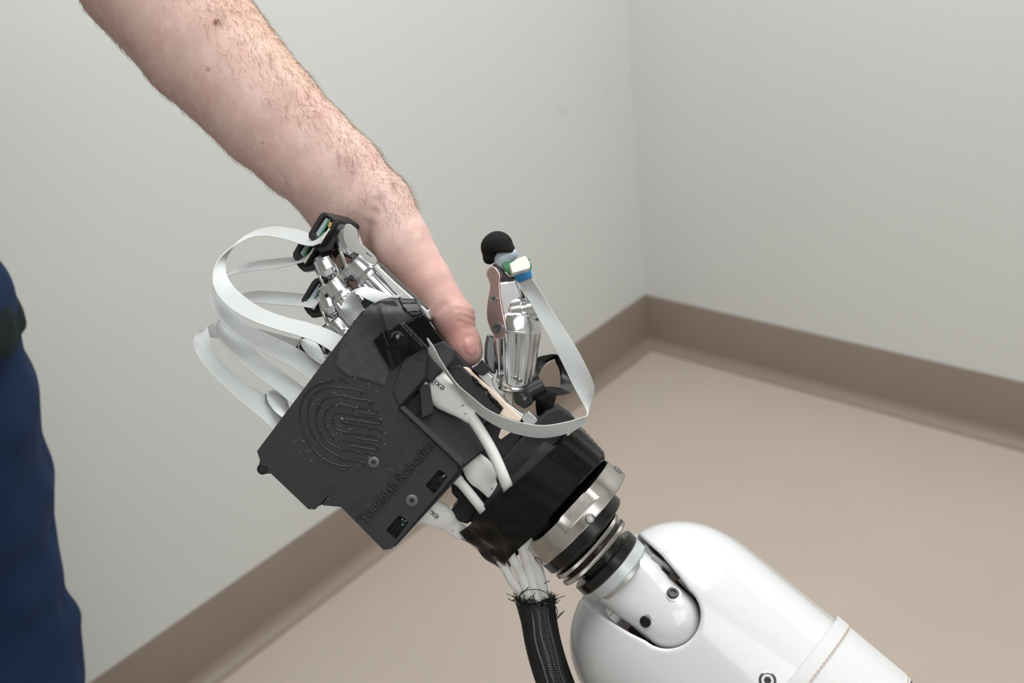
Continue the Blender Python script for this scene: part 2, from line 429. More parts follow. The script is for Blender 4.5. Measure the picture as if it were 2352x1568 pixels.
# inner metal seen in the gaps, tabs
inn = [(1500, 1272), (1530, 1292), (1562, 1320), (1590, 1355), (1604, 1390), (1600, 1425), (1560, 1470), (1500, 1482), (1466, 1470), (1440, 1455), (1418, 1438), (1396, 1418), (1420, 1395), (1470, 1330)]
part('joint_core', pplate(inn, 26, 130), M_alus, arm, bev=3)
for pts in ([(1418, 1440), (1440, 1421), (1454, 1434), (1432, 1454)], [(1532, 1328), (1555, 1306), (1569, 1320), (1546, 1342)]):
    part('tab', pplate(pts, 52, 60), M_brown, arm, bev=1.5)
part('painted_link_shadow', tube(spline([U(*p, 36) for p in ((1440, 1436), (1464, 1458), (1490, 1480), (1502, 1486))], 20), 6, 8), M_hole, arm)  # dark tubes stand in for the shade in the gaps beside the link
part('painted_link_shadow', tube(spline([U(*p, 36) for p in ((1520, 1306), (1550, 1336), (1582, 1370), (1606, 1402))], 20), 6, 8), M_hole, arm)
# side bolt low on the shell
z = surf_z(shell, 1763, 1562); o = U(1763, 1562, z)
nn = normal_at(shell, o)
b = part('bolt', lathe(o, nn, [(18, -8), (18, 3), (15, 4.5), (13, 1), (1, 1)], 28), M_steel, arm, sharp=15)
part('bolt_socket', lathe(o, nn, [(8, -4), (8, 2), (.5, 2)], 6), M_darksteel, b)

# stitched cuff
def tubeSE(u0, u1, R0, R1, th, n=96, pw=2.5, rows=6):
    v = []; t = np.arange(n) * 2 * math.pi / n
    c, s = np.cos(t), np.sin(t); k = 1 / (np.abs(c) ** pw + np.abs(s) ** pw) ** (1 / pw)
    prof = [(u0 + (u1 - u0) * i / rows, R0 + (R1 - R0) * i / rows) for i in range(rows + 1)]
    prof = prof + [(u, R - th) for u, R in prof[::-1]]
    for u, R in prof: v.append(C0 + AX * u + (R * k * c)[:, None] * SV + (R * k * s)[:, None] * SW)
    m = len(prof); f = [[i * n + j, i * n + (j + 1) % n, ((i + 1) % m) * n + (j + 1) % n, ((i + 1) % m) * n + j] for i in range(m) for j in range(n)]
    return np.concatenate(v), f
cuff = thing('arm_cuff', 'white stitched leather cuff wrapped round the white robot forearm', 'cuff', C0 + AX * 320)
part('sleeve', tubeSE(250, 420, 268, 266, 6), M_fabric, cuff, bev=1.5)
part('hem', tubeSE(226, 260, 271, 270, 7), M_fabric, cuff, bev=2)
part('lining_edge', tubeSE(420, 426, 264, 262, 4), mat('dark_lining', (40, 42, 70), .8), cuff)
seam = []
for j in range(150):
    t = 2 * math.pi * (j + .5) / 150; dt = .008 * 1.8
    def pt(tt, R=271.4, u=256): c, s = math.cos(tt), math.sin(tt); k = 1 / (abs(c) ** 2.5 + abs(s) ** 2.5) ** .4; return C0 + AX * u + SV * R * k * c + SW * R * k * s
    seam.append(tube([pt(t - dt), pt(t, 272.6), pt(t + dt)], 1.0, 5))
o = part('seam_stitches', join(*seam), M_thread, cuff, kind='stuff')
seam = []
for j in range(150):
    t = 2 * math.pi * (j + .5) / 150; dt = .008 * 1.8
    seam.append(tube([pt(t - dt, 266.6, 413), pt(t, 267.8, 413), pt(t + dt, 266.6, 413)], .9, 5))
part('seam_stitches', join(*seam), M_thread, cuff, kind='stuff')

# rest of the arm outside the picture, down to the floor
elb = C0 + AX * 900
fl = W(elb); drop = fl[2]
part('elbow', lathe(elb, AX, [(1, -275)] + [(275 * math.sin(a), -275 * math.cos(a)) for a in np.linspace(.1, math.pi - .1, 20)] + [(1, 275)], 48), M_white, arm)
part('forearm_tail', tubeSE(600, 760, 256, 250, 60), M_white, arm)
dn = -UP_K
part('column', lathe(elb, dn, [(150, 0), (190, 260), (230, 420), (230, drop / S - 160), (190, drop / S - 60)], 48), M_white, arm)
part('base_plate', lathe(elb, dn, [(420, drop / S - 60), (430, drop / S - 50), (430, drop / S)], 48), M_anod, arm)

# wrist rings
RA = nz(V(.722, .688, .05))
def ring(name, c, prof, m, parent=arm, n=72, **k):
    return part(name, lathe(U(*c), RA, prof, n, xdir=V(0, 0, 1), **k), m, parent, sharp=28)
ring('adapter', (1424, 1320, -5), [(74, -14), (78, -12), (78, 8), (60, 10)], M_alus)
ring('pale_ring', (1421, 1317, 0), [(70, -26), (86, -25), (87, -24), (87, -1), (85, 1), (60, 1)], M_ringw)
ring('flange', (1400, 1299, 0), [(60, -24), (86, -23), (89, -21), (89, -1), (87, 1), (60, 1)], M_anod)
ring('neck', (1374, 1272, 0), [(66, -30), (66, 24), (72, 26)], M_anod)
def knurl(th, r, h): return r + 1.0 * np.sin(150 * th + h * .9)
for hh in (-11, 10):
    part('knurled_ring', lathe(U(1357, 1260, 0) + RA * hh, RA, [(84, -7), (94, -6.5), (98, -4), (98, 4), (94, 6.5), (84, 7)], 600, rmod=knurl), M_nickel, arm, sharp=60)
ring('locking_ring', (1357, 1260, 0), [(84, -20), (84, 14)], M_anod)
ring('flange', (1338, 1224, 0), [(90, -40), (112, -36), (116, -30), (116, 8), (112, 13), (98, 17), (80, 18)], M_anod)
RC = U(1338, 1194, 0)
def flat(th, r, h):
    if h < -24 and r > 120: return np.minimum(r, 134 / np.maximum(np.abs(np.cos(np.mod(th - 0.12 + math.pi / 4, math.pi / 2) - math.pi / 4)), .2))
    return np.full_like(th, r)
o = part('steel_ring', lathe(RC, RA, [(110, -56), (138, -55), (144, -53), (144, -25), (144.2, -24), (144.2, -3), (141, 0), (110, 0)], 120, rmod=flat), M_nickel, arm, sharp=25)
for sx, sy in ((1350, 1171), (1419, 1073), (1237, 1276)):
    p = U(sx, sy, 0); q = p - RC; h = q @ RA; rad = q - RA * h; e = nz(V(.69, -.725, 0)); xx = np.clip((rad @ e) / 146, -.97, .97)
    zz = nz(np.cross(RA, e)); zz = zz if zz[2] > 0 else -zz
    nrm = e * xx + zz * math.sqrt(1 - xx * xx); base = RC + RA * h + nrm * 143.5
    s = part('screw', lathe(base, nrm, [(9.5, -4), (9.5, .4), (8, .9), (4.5, .9), (4, -2), (.4, -2)], 20), M_steel, o, sharp=12)
    part('screw_gap', lathe(base, nrm, [(9.6, -.6), (11.2, -.6), (11.2, .7), (9.6, .7)], 20, loop=True), M_hole, o)

# ------------------------------------------------------------------ metal robot hand
hand = thing('robot_hand', 'five fingered aluminium robot hand with a black palm housing shaking the bare hand', 'robot hand', U(1150, 1000, 20))
# palm housing under the case and tape
part('wrist_housing', lathe(U(1250, 1155, 0), -RA, [(120, -12), (138, -8), (146, 20), (150, 60), (146, 100), (120, 112)], 64, squash=(.92, 1)), M_housing, hand, sharp=30)
part('housing_block', pplate([(1120, 1090), (1255, 945), (1284, 933), (1320, 958), (1326, 976), (1190, 1100), (1150, 1120)], 84, 140), M_housing, hand, bev=7, segs=3)
part('housing_block', pplate([(1036, 1105), (1037, 1132), (1054, 1151), (1034, 1175), (1048, 1195), (1073, 1204), (1190, 1110), (1160, 1050), (1090, 1050)], 40, 90), M_housing, hand, bev=5, segs=3)
part('palm_body', pplate([(812, 705), (880, 650), (985, 745), (1100, 862), (1215, 975), (1170, 1050), (1060, 1105), (930, 985), (800, 850)], 62, 60), M_housing, hand, bev=6)
part('palm_cover', pplate([(1030, 842), (1058, 838), (1084, 864), (1113, 894), (1144, 930), (1154, 940), (1142, 954), (1100, 985), (1060, 960), (1000, 880)], 88, 40), M_blackedge, hand, bev=3)
part('palm_cover_edge', tube(spline([U(1083, 865, 84), U(1096, 880, 86), U(1112, 895, 84), U(1130, 916, 87), U(1148, 936, 85), U(1152, 941, 84)], 30), 4.5, 8, rmod=lambda th, i: 1.5 * np.sin(7 * i + 3 * th)), M_tape, hand)
part('palm_strip', pplate([(1062, 842), (1076, 844), (1085, 853), (1103, 870), (1133, 897), (1164, 927), (1199, 960), (1194, 969), (1170, 963), (1144, 952), (1156, 938), (1130, 910), (1100, 880), (1067, 848)], 74, 22), M_cream, hand, bev=3)
part('palm_plate', pplate([(1092, 862), (1103, 855), (1121, 853), (1135, 866), (1131, 873), (1132, 884), (1140, 896), (1164, 922), (1212, 958), (1222, 968), (1205, 978), (1150, 930)], 58, 30), M_alus, hand, bev=4, segs=3)
part('palm_bracket', pplate([(1196, 958), (1214, 944), (1232, 958), (1240, 972), (1222, 984), (1204, 978)], 70, 40), M_alu, hand, bev=3)
part('palm_lip', pplate([(1144, 950), (1156, 940), (1170, 962), (1192, 970), (1180, 985), (1152, 980)], 68, 20), mat('grey_beige_plastic', (190, 184, 172), .5), hand, bev=2)
part('palm_stop', pplate([(1083, 846), (1096, 838), (1106, 826), (1129, 847), (1111, 862), (1099, 860)], 78, 40), M_blackedge, hand, bev=2)
part('palm_foot', pplate([(1150, 985), (1178, 990), (1150, 1010), (1144, 1004)], 66, 30), M_cream, hand, bev=2)

def sm(pts, n=60): return [tuple(q) for q in spline(np.array(list(pts) + [pts[0]], float), n)[:-1]]
def flute(n, a, h0, h1):
    def f(th, r, h):
        return r - (a * (0.5 + .5 * np.sign(np.sin(n * th))) if h0 <= h <= h1 else 0)
    return f
def finger(tip, hinge, base, wd, scale=1.0, plate_pts=None, cap_shift=(0, 0), zc=60):
    a, b, c = U(*tip), U(*hinge), U(*base)
    L = np.linalg.norm(c - b); ax = (c - b) / L; r = wd * .5
    fr = Fr(b, ax)
    # knuckle-to-joint segment, fluted
    prof = [(r * .55, -r * .35), (r * .8, -r * .2), (r * .86, r * .1), (r * .86, r * .7), (r, r * .95), (r, r * 1.2), (r * 1.02, r * 1.25), (r * 1.04, L * .9), (r * .9, L)]
    main = part('proximal_link', lathe(b, ax, prof, 120, rmod=flute(20, r * .07, r * 1.24, L * .95)), M_alu, hand, sharp=24)
    # joint barrel across the finger
    side = fr.ey
    part('joint_barrel', join(lathe(b - side * r * 1.0, side, [(r * .5, 0), (r * .56, 2), (r * .56, r * .5), (r * .5, r * .52)], 32), lathe(b + side * r * .5, side, [(r * .5, 0), (r * .56, 2), (r * .56, r * .5), (r * .5, r * .52)], 32)), M_alu2, main, sharp=30)
    part('pin', lathe(b - side * r * 1.08, side, [(r * .2, 0), (r * .24, 1), (r * .24, r * 2.14), (r * .2, r * 2.16)], 16), M_steel, main)
    # fork plates
    for s in (-1, 1):
        pts = [(-r * .45, -r * .45), (-r * .1, -r * .58), (r * .9, -r * .5), (r * 1.2, -r * .3), (r * 1.2, r * .3), (r * .9, r * .5), (-r * .1, r * .58), (-r * .45, r * .45)]
        f2 = Fr(b + side * s * r * .62, ax, fr.ez)
        part('fork_plate', plate(f2, pts, -r * .1, r * .1), M_alu2, main, bev=2)
    d = b - a; Ld = np.linalg.norm(d); dx = d / Ld; fd = Fr(a, dx)
    q = r * .8
    dist = part('distal_link', lathe(a, dx, [(q * .3, -q * .5), (q * .75, -q * .4), (q * .95, -q * .1), (q, Ld * .2), (q * 1.02, Ld * .42), (q * .9, Ld * .5), (q * .86, Ld * .56), (q * .5, Ld * .72), (q * .3, Ld * .8)], 40, squash=(.8, 1)), M_alu2, hand, sharp=24)
    for s in (-1, 1):
        f2 = Fr(a + fd.ey * s * q * .8, dx, fd.ez)
        part('cheek', plate(f2, [(Ld * .3, -q * .5), (Ld * .6, -q * .62), (Ld * .95, -q * .42), (Ld * 1.12, -q * .2), (Ld * 1.12, q * .2), (Ld * .95, q * .42), (Ld * .6, q * .55), (Ld * .3, q * .4)], -q * .13, q * .13), M_alu2, dist, bev=2)
    part('link_block', plate(fd, [(Ld * .4, -q * .45), (Ld * .66, -q * .4), (Ld * .7, q * .3), (Ld * .44, q * .35)], q * .3, q * .82), M_alu, dist, bev=2)
    part('link_screw', lathe(fd.p([(Ld * .15, 0, q * .76)])[0], fd.ez, [(q * .2, 0), (q * .2, 2), (q * .12, 2), (q * .1, -1)], 16), M_steel, dist)
    # sensor cap
    sx, sy = cap_shift
    P = lambda x, y, z=0: U(x + sx, y + sy, zc + z)
    ext = V(44, 6, -44)
    outer = [(708, 536), (732, 495), (738, 489), (746, 486), (772, 503), (775, 511), (740, 561), (730, 566), (708, 545)]
    hole = [(719, 535), (743, 498), (748, 495), (762, 506), (761, 511), (736, 549), (730, 549)]
    def fn(qq, l): return np.array([P(x, y, 12) for x, y in qq]) + (0 if l else ext)
    cap = part('sensor_cap', prism(outer, [hole], fn), M_blackedge, hand, bev=2.5)
    part('cap_back', prism([(716, 530), (742, 496), (766, 506), (738, 556), (722, 556)], [], lambda qq, l: np.array([P(x, y, 12) for x, y in qq]) + ext * (.35 if l else .98)), M_blackedge, cap)
    part('cap_lip', pplate([(x + sx, y + sy) for x, y in ((709, 542), (714, 557), (721, 568), (733, 579), (762, 574), (778, 540), (772, 514), (738, 562))], zc + 2, 30), M_blackedge, cap, bev=3)
    part('sensor_back', pplate([(x + sx, y + sy) for x, y in ((745, 497), (759, 505), (731, 549), (719, 537))], zc + 7, 6), M_gel, cap, bev=1)
    part('circuit_board', pplate([(x + sx, y + sy) for x, y in ((756, 502), (760, 505), (732, 550), (728, 549))], zc + 11, 6), M_pcb, cap)
    part('contact_strip', pplate([(x + sx, y + sy) for x, y in ((757, 508), (763, 512), (758, 523), (753, 520))], zc + 16, 5), M_gold, cap)
    part('contact_bar', tube([P(757, 524, 24), P(735, 559, 24)], 2.2, 8), M_conn, cap)
    return main
finger((757, 775, 18), (770, 812, 18), (850, 900, 22), 62, cap_shift=(-30, 262), zc=-10)
finger((748, 678, 26), (775, 742, 26), (868, 850, 26), 62, cap_shift=(-16, 151), zc=16)
finger((742, 598, 36), (768, 652, 36), (880, 790, 36), 66, cap_shift=(-36, 45), zc=24)
f1 = finger((795, 538, 52), (822, 606, 52), (965, 745, 52), 74, cap_shift=(0, 0), zc=62)
part('side_lever', pplate(sm([(793, 515), (802, 514), (812, 521), (820, 532), (823, 551), (842, 570), (863, 591), (866, 600), (862, 607), (850, 605), (838, 597), (827, 586), (818, 581), (806, 575), (792, 556), (788, 535)]), 98, 14, holes=([(840, 580), (845, 581), (853, 588), (854, 592), (848, 590), (841, 584)],)), M_alu2, f1, bev=1.5)
part('side_rail', pplate([(852, 608), (866, 608), (905, 645), (985, 715), (990, 735), (960, 722), (900, 668)], 96, 16), M_alus, f1, bev=3)
part('rail_strip', pplate([(866, 604), (874, 604), (935, 660), (985, 706), (982, 714), (905, 646)], 70, 30), mat('dark_grey_strip', (92, 90, 90), .35), f1, bev=2)
part('knuckle_dome', lathe(U(978, 722, 46), V(.5, -.3, 1), [(1, 18), (6, 17), (12, 14), (16, 9), (18, 3), (18, -8)], 32), M_alu, f1)

# the raised thumb of the robot hand
T = part('thumb_base_link', lathe(U(1181, 892, 20), nz(U(1189, 735, 30) - U(1181, 892, 20)), [(30, -6), (36, -3), (38, 2), (37, 6), (39, 9), (40, 14), (47, 60), (52, 100), (54, 128), (54.6, 129), (54.6, 132), (54, 133), (53, 150), (46, 168), (30, 180), (8, 186)], 120,
      rmod=lambda th, r, h: r - (3.5 * (np.sin(16 * th) > .1) if 20 < h < 125 else 0)), M_alu2, hand, sharp=24)
part('thumb_shell', pplate([(1118, 765), (1135, 772), (1150, 790), (1142, 830), (1138, 862), (1118, 850), (1112, 822), (1113, 792)], 26, 60), mat('grey_satin_shell', (128, 130, 134), .3, metal=.9), T, bev=8, segs=3)
for px in ((1147, 862, 58), (1184, 868, 64), (1193, 874, 64)):
    part('stud', lathe(U(*px), V(-.1, 0, 1), [(5, -4), (5, 1), (3, 3), (.5, 3)], 14), M_steel, T)
part('base_plinth', pplate([(1138, 872), (1150, 868), (1212, 884), (1216, 892), (1186, 900), (1150, 892)], 40, 50), M_alu, T, bev=3)
part('base_post', pplate([(1158, 896), (1180, 900), (1178, 935), (1160, 915)], 30, 24), mat('grey_beige_metal', (176, 172, 162), .35, metal=.8), T, bev=2)
part('thumb_clamp', join(cyl(U(1192, 912, 30), U(1246, 884, 20), 24, 32)), M_blackedge, T, sharp=30, bev=3)
part('thumb_clamp', pplate([(1176, 890), (1205, 885), (1222, 905), (1226, 925), (1205, 940), (1182, 925)], 52, 50), M_blackedge, T, bev=6, segs=3)
part('clamp_screw', lathe(U(1205, 914, 54), V(.1, .1, 1), [(5, -2), (5, 2), (2.5, 2), (2, -1)], 16), M_steel, T)
# knuckle with slot
part('thumb_knuckle', lathe(U(1206, 716, 30) - V(38, 0, 0) * .9, V(.98, -.17, .1), [(18, 0), (34, 3), (38, 8), (38, 30), (30, 31), (30, 42), (38, 43), (38, 62), (34, 67), (18, 70)], 64), M_alu2, T, sharp=30)
part('thumb_spring', cyl(U(1188, 738, 70), U(1192, 762, 74), 7, 16), M_steel, T)
part('spring_cover', lathe(U(1197, 734, 66), nz(V(-.05, 1, .1)), [(1, -12), (7, -4), (11, 6), (12, 14), (9, 16)], 24), M_alu2, T)
M_side = mat('skin_reflection_aluminium', (230, 196, 192), .32, metal=1)  # pink of the skin's reflection put into the metal's base colour
tl = part('thumb_middle_link', pplate([(1146, 648), (1165, 645), (1186, 640), (1194, 661), (1203, 692), (1190, 697), (1178, 702), (1172, 712), (1174, 724), (1182, 742), (1189, 762), (1180, 778), (1160, 784), (1150, 770)], 62, 70, grad=(-.25, 0)), M_alu, hand, bev=6, segs=3)
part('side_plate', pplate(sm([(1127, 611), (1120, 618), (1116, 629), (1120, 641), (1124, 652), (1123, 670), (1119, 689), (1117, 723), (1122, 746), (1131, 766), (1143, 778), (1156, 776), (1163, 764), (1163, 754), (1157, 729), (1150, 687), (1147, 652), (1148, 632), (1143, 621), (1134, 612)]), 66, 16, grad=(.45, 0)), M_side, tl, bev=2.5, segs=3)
for px, r in (((1134, 686, 68), 5.5), ((1144, 753, 72), 9)):
    o = U(*px)
    part('recess', lathe(o, V(-.42, 0, 1), [(r, 0), (r * 1.35, .2), (r * 1.35, 2), (r, 2)], 24, loop=True), M_alu2, tl)
    part('plate_screw', lathe(o, V(-.42, 0, 1), [(r, -2), (r, 1.4), (r * .55, 1.4), (r * .5, -1), (.3, -1)], 20), M_steel, tl)
part('body_screw', lathe(U(1166, 659, 62), V(.25, .1, 1), [(9, -2), (9, 1.5), (6, 1.5), (5, -.5), (.3, -.5)], 24), M_alus, tl)
part('neck_bracket', pplate([(1131, 606), (1142, 606), (1170, 636), (1190, 634), (1188, 646), (1150, 650), (1136, 624)], 48, 40), M_blackedge, tl, bev=3)
part('body_slot', pplate([(1194, 662), (1200, 670), (1212, 692), (1206, 694)], 48, 30), M_darksteel, tl)
def tipf(p):
    d = smax(rc(p, U(1143, 567, 30), U(1150, 580, 30), 36, 34), (p - U(1165, 584, 0)) @ nz(V(-.05, 1, 0)), 5)
    return smin(d, rc(p, U(1126, 566, 30), U(1124, 592, 30), 19, 15), 10)
tip = part('rubber_fingertip', sdf_mesh(tipf, U(1080, 500, -40), U(1210, 640, 100), 4), M_rubber, tl)
part('gel_pad', sdf_mesh(lambda p: smin(rc(p, U(1152, 592, 36), U(1176, 584, 36), 15, 14), rc(p, U(1150, 605, 36), U(1163, 612, 36), 13, 12), 14), U(1110, 550, 0), U(1210, 640, 70), 3.5), M_gel, tl)
part('circuit_board', pplate([(1154, 605), (1160, 600), (1216, 594), (1222, 612), (1220, 618), (1180, 634), (1168, 628), (1160, 618)], 62, 5, grad=(-.1, .25)), M_pcb, tl)
part('board_pads', pplate([(1163, 620), (1168, 618), (1182, 633), (1176, 637), (1168, 632)], 58, 10), M_gold, tl, bev=1)
c = part('board_connector', pplate([(1170, 605), (1191, 592), (1207, 586), (1218, 602), (1218, 616), (1177, 628), (1173, 615)], 84, 22, grad=(-.1, .3)), M_conn, tl, bev=2.5)
part('connector_lip', pplate([(1176, 627), (1218, 616), (1219, 622), (1180, 634)], 70, 12), M_blackedge, tl)

# ------------------------------------------------------------------ black ribbon loop
bl = [(1203, 905, 1232, 903, 4, -1), (1203, 884, 1234, 881, 0, -1), (1207, 862, 1236, 866, -4, -1), (1217, 838, 1243, 850, -10, -1), (1234, 821, 1256, 832, -18, -1), (1254, 816, 1268, 825, -26, -1), (1272, 814, 1275, 823, -30, -1), (1290, 820, 1279, 832, -30, -1), (1304, 845, 1286, 848, -24, -1),
      (1315, 865, 1288, 866, -14, -1), (1322, 884, 1287, 884, -2, -1), (1308, 901, 1282, 893, 10, -1), (1288, 905, 1270, 890, 22, -1), (1279, 907, 1246, 892, 36, -1), (1275, 920, 1232, 912, 46, -1), (1271, 936, 1230, 930, 46, -1), (1262, 954, 1234, 955, 36, -1)]
o = part('ribbon_cable', ribbon(bl, 44, 90, wires=9, thick=5, relief=2.4), M_wireblack)
setprops(o, 'black flat ribbon cable looped beside the base of the raised metal thumb', 'cable')

# ------------------------------------------------------------------ black printed electronics case
case = thing('electronics_case', 'black printed electronics case with raised fingerprint emblem and lettering, mounted on the robot hand', 'case', U(850, 1000, 150))
ZF = 190; GR = (-.06, -.05); REF = (830, 1000)
def zf(x, y): return ZF + GR[0] * (x - REF[0]) + GR[1] * (y - REF[1])
def on(x, y, dz=0): return U(x, y, zf(x, y) + dz)
NF = nz(V(-GR[0], -GR[1], 1))
def rrect(c, n=5, r=6):
    out = []; m = len(c)
    for i in range(m):
        p = np.array(c[i], float); a = nz(np.array(c[i - 1]) - p); b = nz(np.array(c[(i + 1) % m]) - p)
        for t in np.linspace(0, 1, n): out.append(tuple(p + a * r * (1 - t) ** 2 + b * r * t ** 2))
    return out
C2 = lambda x, y: (560 + x / 3.92, 960 + y / 3.92)
C1 = lambda x, y: (560 + x / 3.92, 660 + y / 3.92)
def edge_in(x, y): return (x - 590) * .8 + (y - 1036) * .6 > 12 and (x - 1054) * .75 - (y - 1060) * .66 < -8 and (x - 600) * -.66 + (y - 1085) * .75 < -6
holes = [rrect([C2(1632, 605), C2(1760, 462), C2(1840, 515), C2(1712, 692)]), rrect([C2(1278, 1010), C2(1400, 872), C2(1488, 930), C2(1365, 1098)])]
tab = [(603 + 13 * math.cos(a), 1077 + 13 * math.sin(a)) for a in np.linspace(math.radians(60), math.radians(-130 + 360), 14)]
outline = [(590, 1036), (830, 716), (868, 692), (905, 690), (950, 750), (982, 806), (979, 862), (915, 936), (1054, 1060), (1050, 1084), (900, 1260), (881, 1263), (783, 1164), (740, 1160), (757, 1134), (724, 1170), (708, 1169), (622, 1087)] + tab + [(597, 1056)]
part('cover', pplate(outline, ZF, 26, GR, holes, REF), M_black, case, bev=2.2)
back = [(594, 1040), (830, 724), (905, 696), (985, 790), (983, 870), (925, 936), (1066, 1066), (1058, 1092), (908, 1256), (884, 1256), (786, 1164), (760, 1150), (724, 1166), (625, 1080)]
part('shell', pplate(back, ZF - 26.5, 86, GR, (), REF), M_black, case, bev=3)
part('side_wing', pplate([(955, 962), (982, 925), (990, 898), (1012, 908), (1062, 950), (1114, 1014), (1114, 1035), (1066, 1070)], ZF - 62, 50, (-.5, .38)), M_black, case, bev=5)
part('wing_recess', pplate([(916, 938), (975, 890), (1000, 900), (970, 962), (1062, 1060), (1056, 1062)], ZF - 50, 30), M_black, case)
part('cover_ridge', pplate([(917, 936), (928, 930), (1066, 1054), (1062, 1072), (1052, 1064)], ZF - 3, 24, (-.35, .25)), M_black, case, bev=2)
part('upper_block', pplate([(950, 812), (990, 790), (1019, 780), (1046, 803), (1043, 829), (985, 884), (966, 850)], ZF - 34, 60, (-.12, .05)), M_black, case, bev=6)
part('corner_post', pplate([(925, 822), (944, 818), (979, 838), (980, 864), (917, 936), (900, 900)], ZF + 3, 30, GR), M_black, case, bev=4)
part('strut', pplate([(964, 885), (986, 882), (995, 948), (968, 962)], ZF - 16, 30), M_black, case, bev=2)
part('window_shade_sheet', pplate([(870, 1190), (960, 1110), (1040, 1060), (1062, 1080), (910, 1245)], ZF - 24, 3, GR, (), REF), M_hole, case)  # black sheet standing in for the shade inside the case windows
for q in ([C2(1750, 540), C2(1790, 490), C2(1836, 515), C2(1770, 610)], [C2(1400, 960), C2(1430, 900), C2(1484, 930), C2(1420, 1020)]): part('circuit_board', pplate(q, ZF - 22, 2, GR, (), REF), M_shadedpcb, case)
dust = []
for i in range(230):
    if i < 130: x, y = random.gauss(790, 55), random.gauss(960, 60)
    else: x, y = random.uniform(640, 1000), random.uniform(860, 1200)
    if edge_in(x, y): r = abs(random.gauss(.35, .25)) + .2; dust.append(lathe(on(x, y, .1), NF, [(r, 0), (r * .7, r * .5), (.05, r * .6)], 5))
dust.append(lathe(on(786, 961, .2), NF, [(3.4, 0), (2.6, 1.4), (.1, 1.8)], 9, squash=(1, .6)))
part('dust_specks', join(*dust), mat('pale_dust', (190, 190, 188), .8), case, kind='stuff')
for cx_, cy_ in ((C2(1800, 530)), (C2(1450, 940))):
    for i in range(10):
        x, y = cx_ + random.uniform(-9, 8), cy_ + random.uniform(-8, 12)
        part('component', pplate([(x, y), (x + 3, y - 2.4), (x + 5, y), (x + 2, y + 2.6)], ZF - 20, 4, GR, (), (REF)), random.choice((M_steel, M_conn, M_pcb, M_hole)), case, smooth=False)
for k in range(2):
    x, y = (C2(1735, 630), C2(1350, 1050))[k]
    part('component', pplate([(x - 7, y), (x, y - 7), (x + 6, y - 2), (x - 1, y + 6)], ZF - 14, 8, GR, (), REF), M_hole, case, bev=1)
for x, y, r in ((858, 1061, 12), (946, 1149, 13), (603, 1077, 11)):
    s = part('screw', lathe(on(x, y), NF, [(r, -3), (r, .8), (r * .9, 1.6), (r * .45, 1.6), (r * .4, -2), (.3, -2)], 24), M_darksteel if r == 11 else M_screwgrey, case, label='flat hex socket screw')
M_emblem = mat('emblem_gloss', (34, 34, 36), .18, spec=.6)
# fingerprint emblem: raised lines
def emb(pts, crop=C1): return spline([on(*crop(x, y), .6) for x, y in pts], max(10, len(pts) * 6))
lines = [
 [(545, 1345), (520, 1250), (506, 1130), (522, 1030), (570, 945), (640, 890), (720, 858), (795, 843), (808, 832), (805, 812)],
 [(860, 826), (920, 836), (935, 846), (930, 864)],
 [(1050, 962), (1070, 952), (1074, 936), (1060, 928), (960, 912), (860, 897), (790, 893), (720, 908), (650, 950), (600, 1020), (580, 1100), (578, 1190), (598, 1275), (650, 1360), (720, 1435), (800, 1490), (860, 1520), (872, 1536), (868, 1550)],
 [(1130, 1055), (1152, 1045), (1152, 1030), (1138, 1020), (1000, 998), (890, 975), (800, 978), (740, 1000), (690, 1042), (655, 1105), (650, 1190), (668, 1270), (720, 1355), (800, 1420), (880, 1452), (960, 1466), (1034, 1480), (1046, 1490), (1040, 1506)],
 [(978, 1108), (992, 1096), (986, 1078), (900, 1055), (840, 1052), (780, 1075), (735, 1125), (722, 1190), (738, 1255), (775, 1310), (812, 1345), (814, 1358), (806, 1370)],
 [(665, 1125), (682, 1085), (688, 1060), (672, 1042)],
 [(1020, 1078), (1100, 1090), (1190, 1104), (1204, 1120), (1196, 1138), (1150, 1135), (1040, 1118)],
 [(838, 1134), (900, 1138), (1040, 1160), (1220, 1186), (1238, 1202), (1230, 1222), (1180, 1222), (1000, 1192), (880, 1178)],
 [(815, 1142), (816, 1160), (802, 1190), (808, 1235), (835, 1270), (880, 1292), (918, 1300), (932, 1312), (922, 1328)],
 [(868, 1214), (960, 1228), (1050, 1245), (1120, 1256), (1136, 1268), (1128, 1286)],
 [(1150, 1264), (1230, 1276), (1248, 1290), (1240, 1310)],
 [(945, 1302), (1050, 1320), (1210, 1342), (1230, 1356), (1222, 1380), (1160, 1376), (1000, 1350)],
 [(865, 1368), (960, 1384), (1100, 1405), (1192, 1418), (1208, 1434), (1198, 1456), (1120, 1448), (960, 1420)],
 [(1080, 1482), (1150, 1495), (1166, 1508), (1158, 1524)],
 [(566, 1364), (600, 1420), (660, 1490), (730, 1545), (800, 1582), (870, 1602), (920, 1606), (940, 1618), (935, 1634), (880, 1632)],
 [(880, 1545), (980, 1556), (1070, 1574), (1084, 1590), (1074, 1608), (1020, 1606)]]
for l in lines:
    part('emblem_line', tube(emb(l), 1.5, 8), M_emblem, case)
ct, st = nz(V(161, -181, 0)), None
frt = Fr(on(911, 1107, .5), U(991, 1016, zf(991, 1016)) - U(830, 1197, zf(830, 1197)), V(-.747, -.665, 0))
frt.ez = NF; frt.ey = nz(frt.ey - NF * (frt.ey @ NF)); frt.ex = nz(frt.ex - NF * (frt.ex @ NF))
L0 = np.linalg.norm(U(991, 1016, zf(991, 1016)) - U(830, 1197, zf(830, 1197)))
tv, tf = text_geo('Touchlab Robotics', frt, 31, 2.0, 1.0)
x = (tv - frt.o) @ frt.ex; sc = L0 / (x.max() - x.min()); tv = tv + ((x - (x.max() + x.min()) / 2) * (sc - 1) - (x.max() + x.min()) / 2)[:, None] * frt.ex
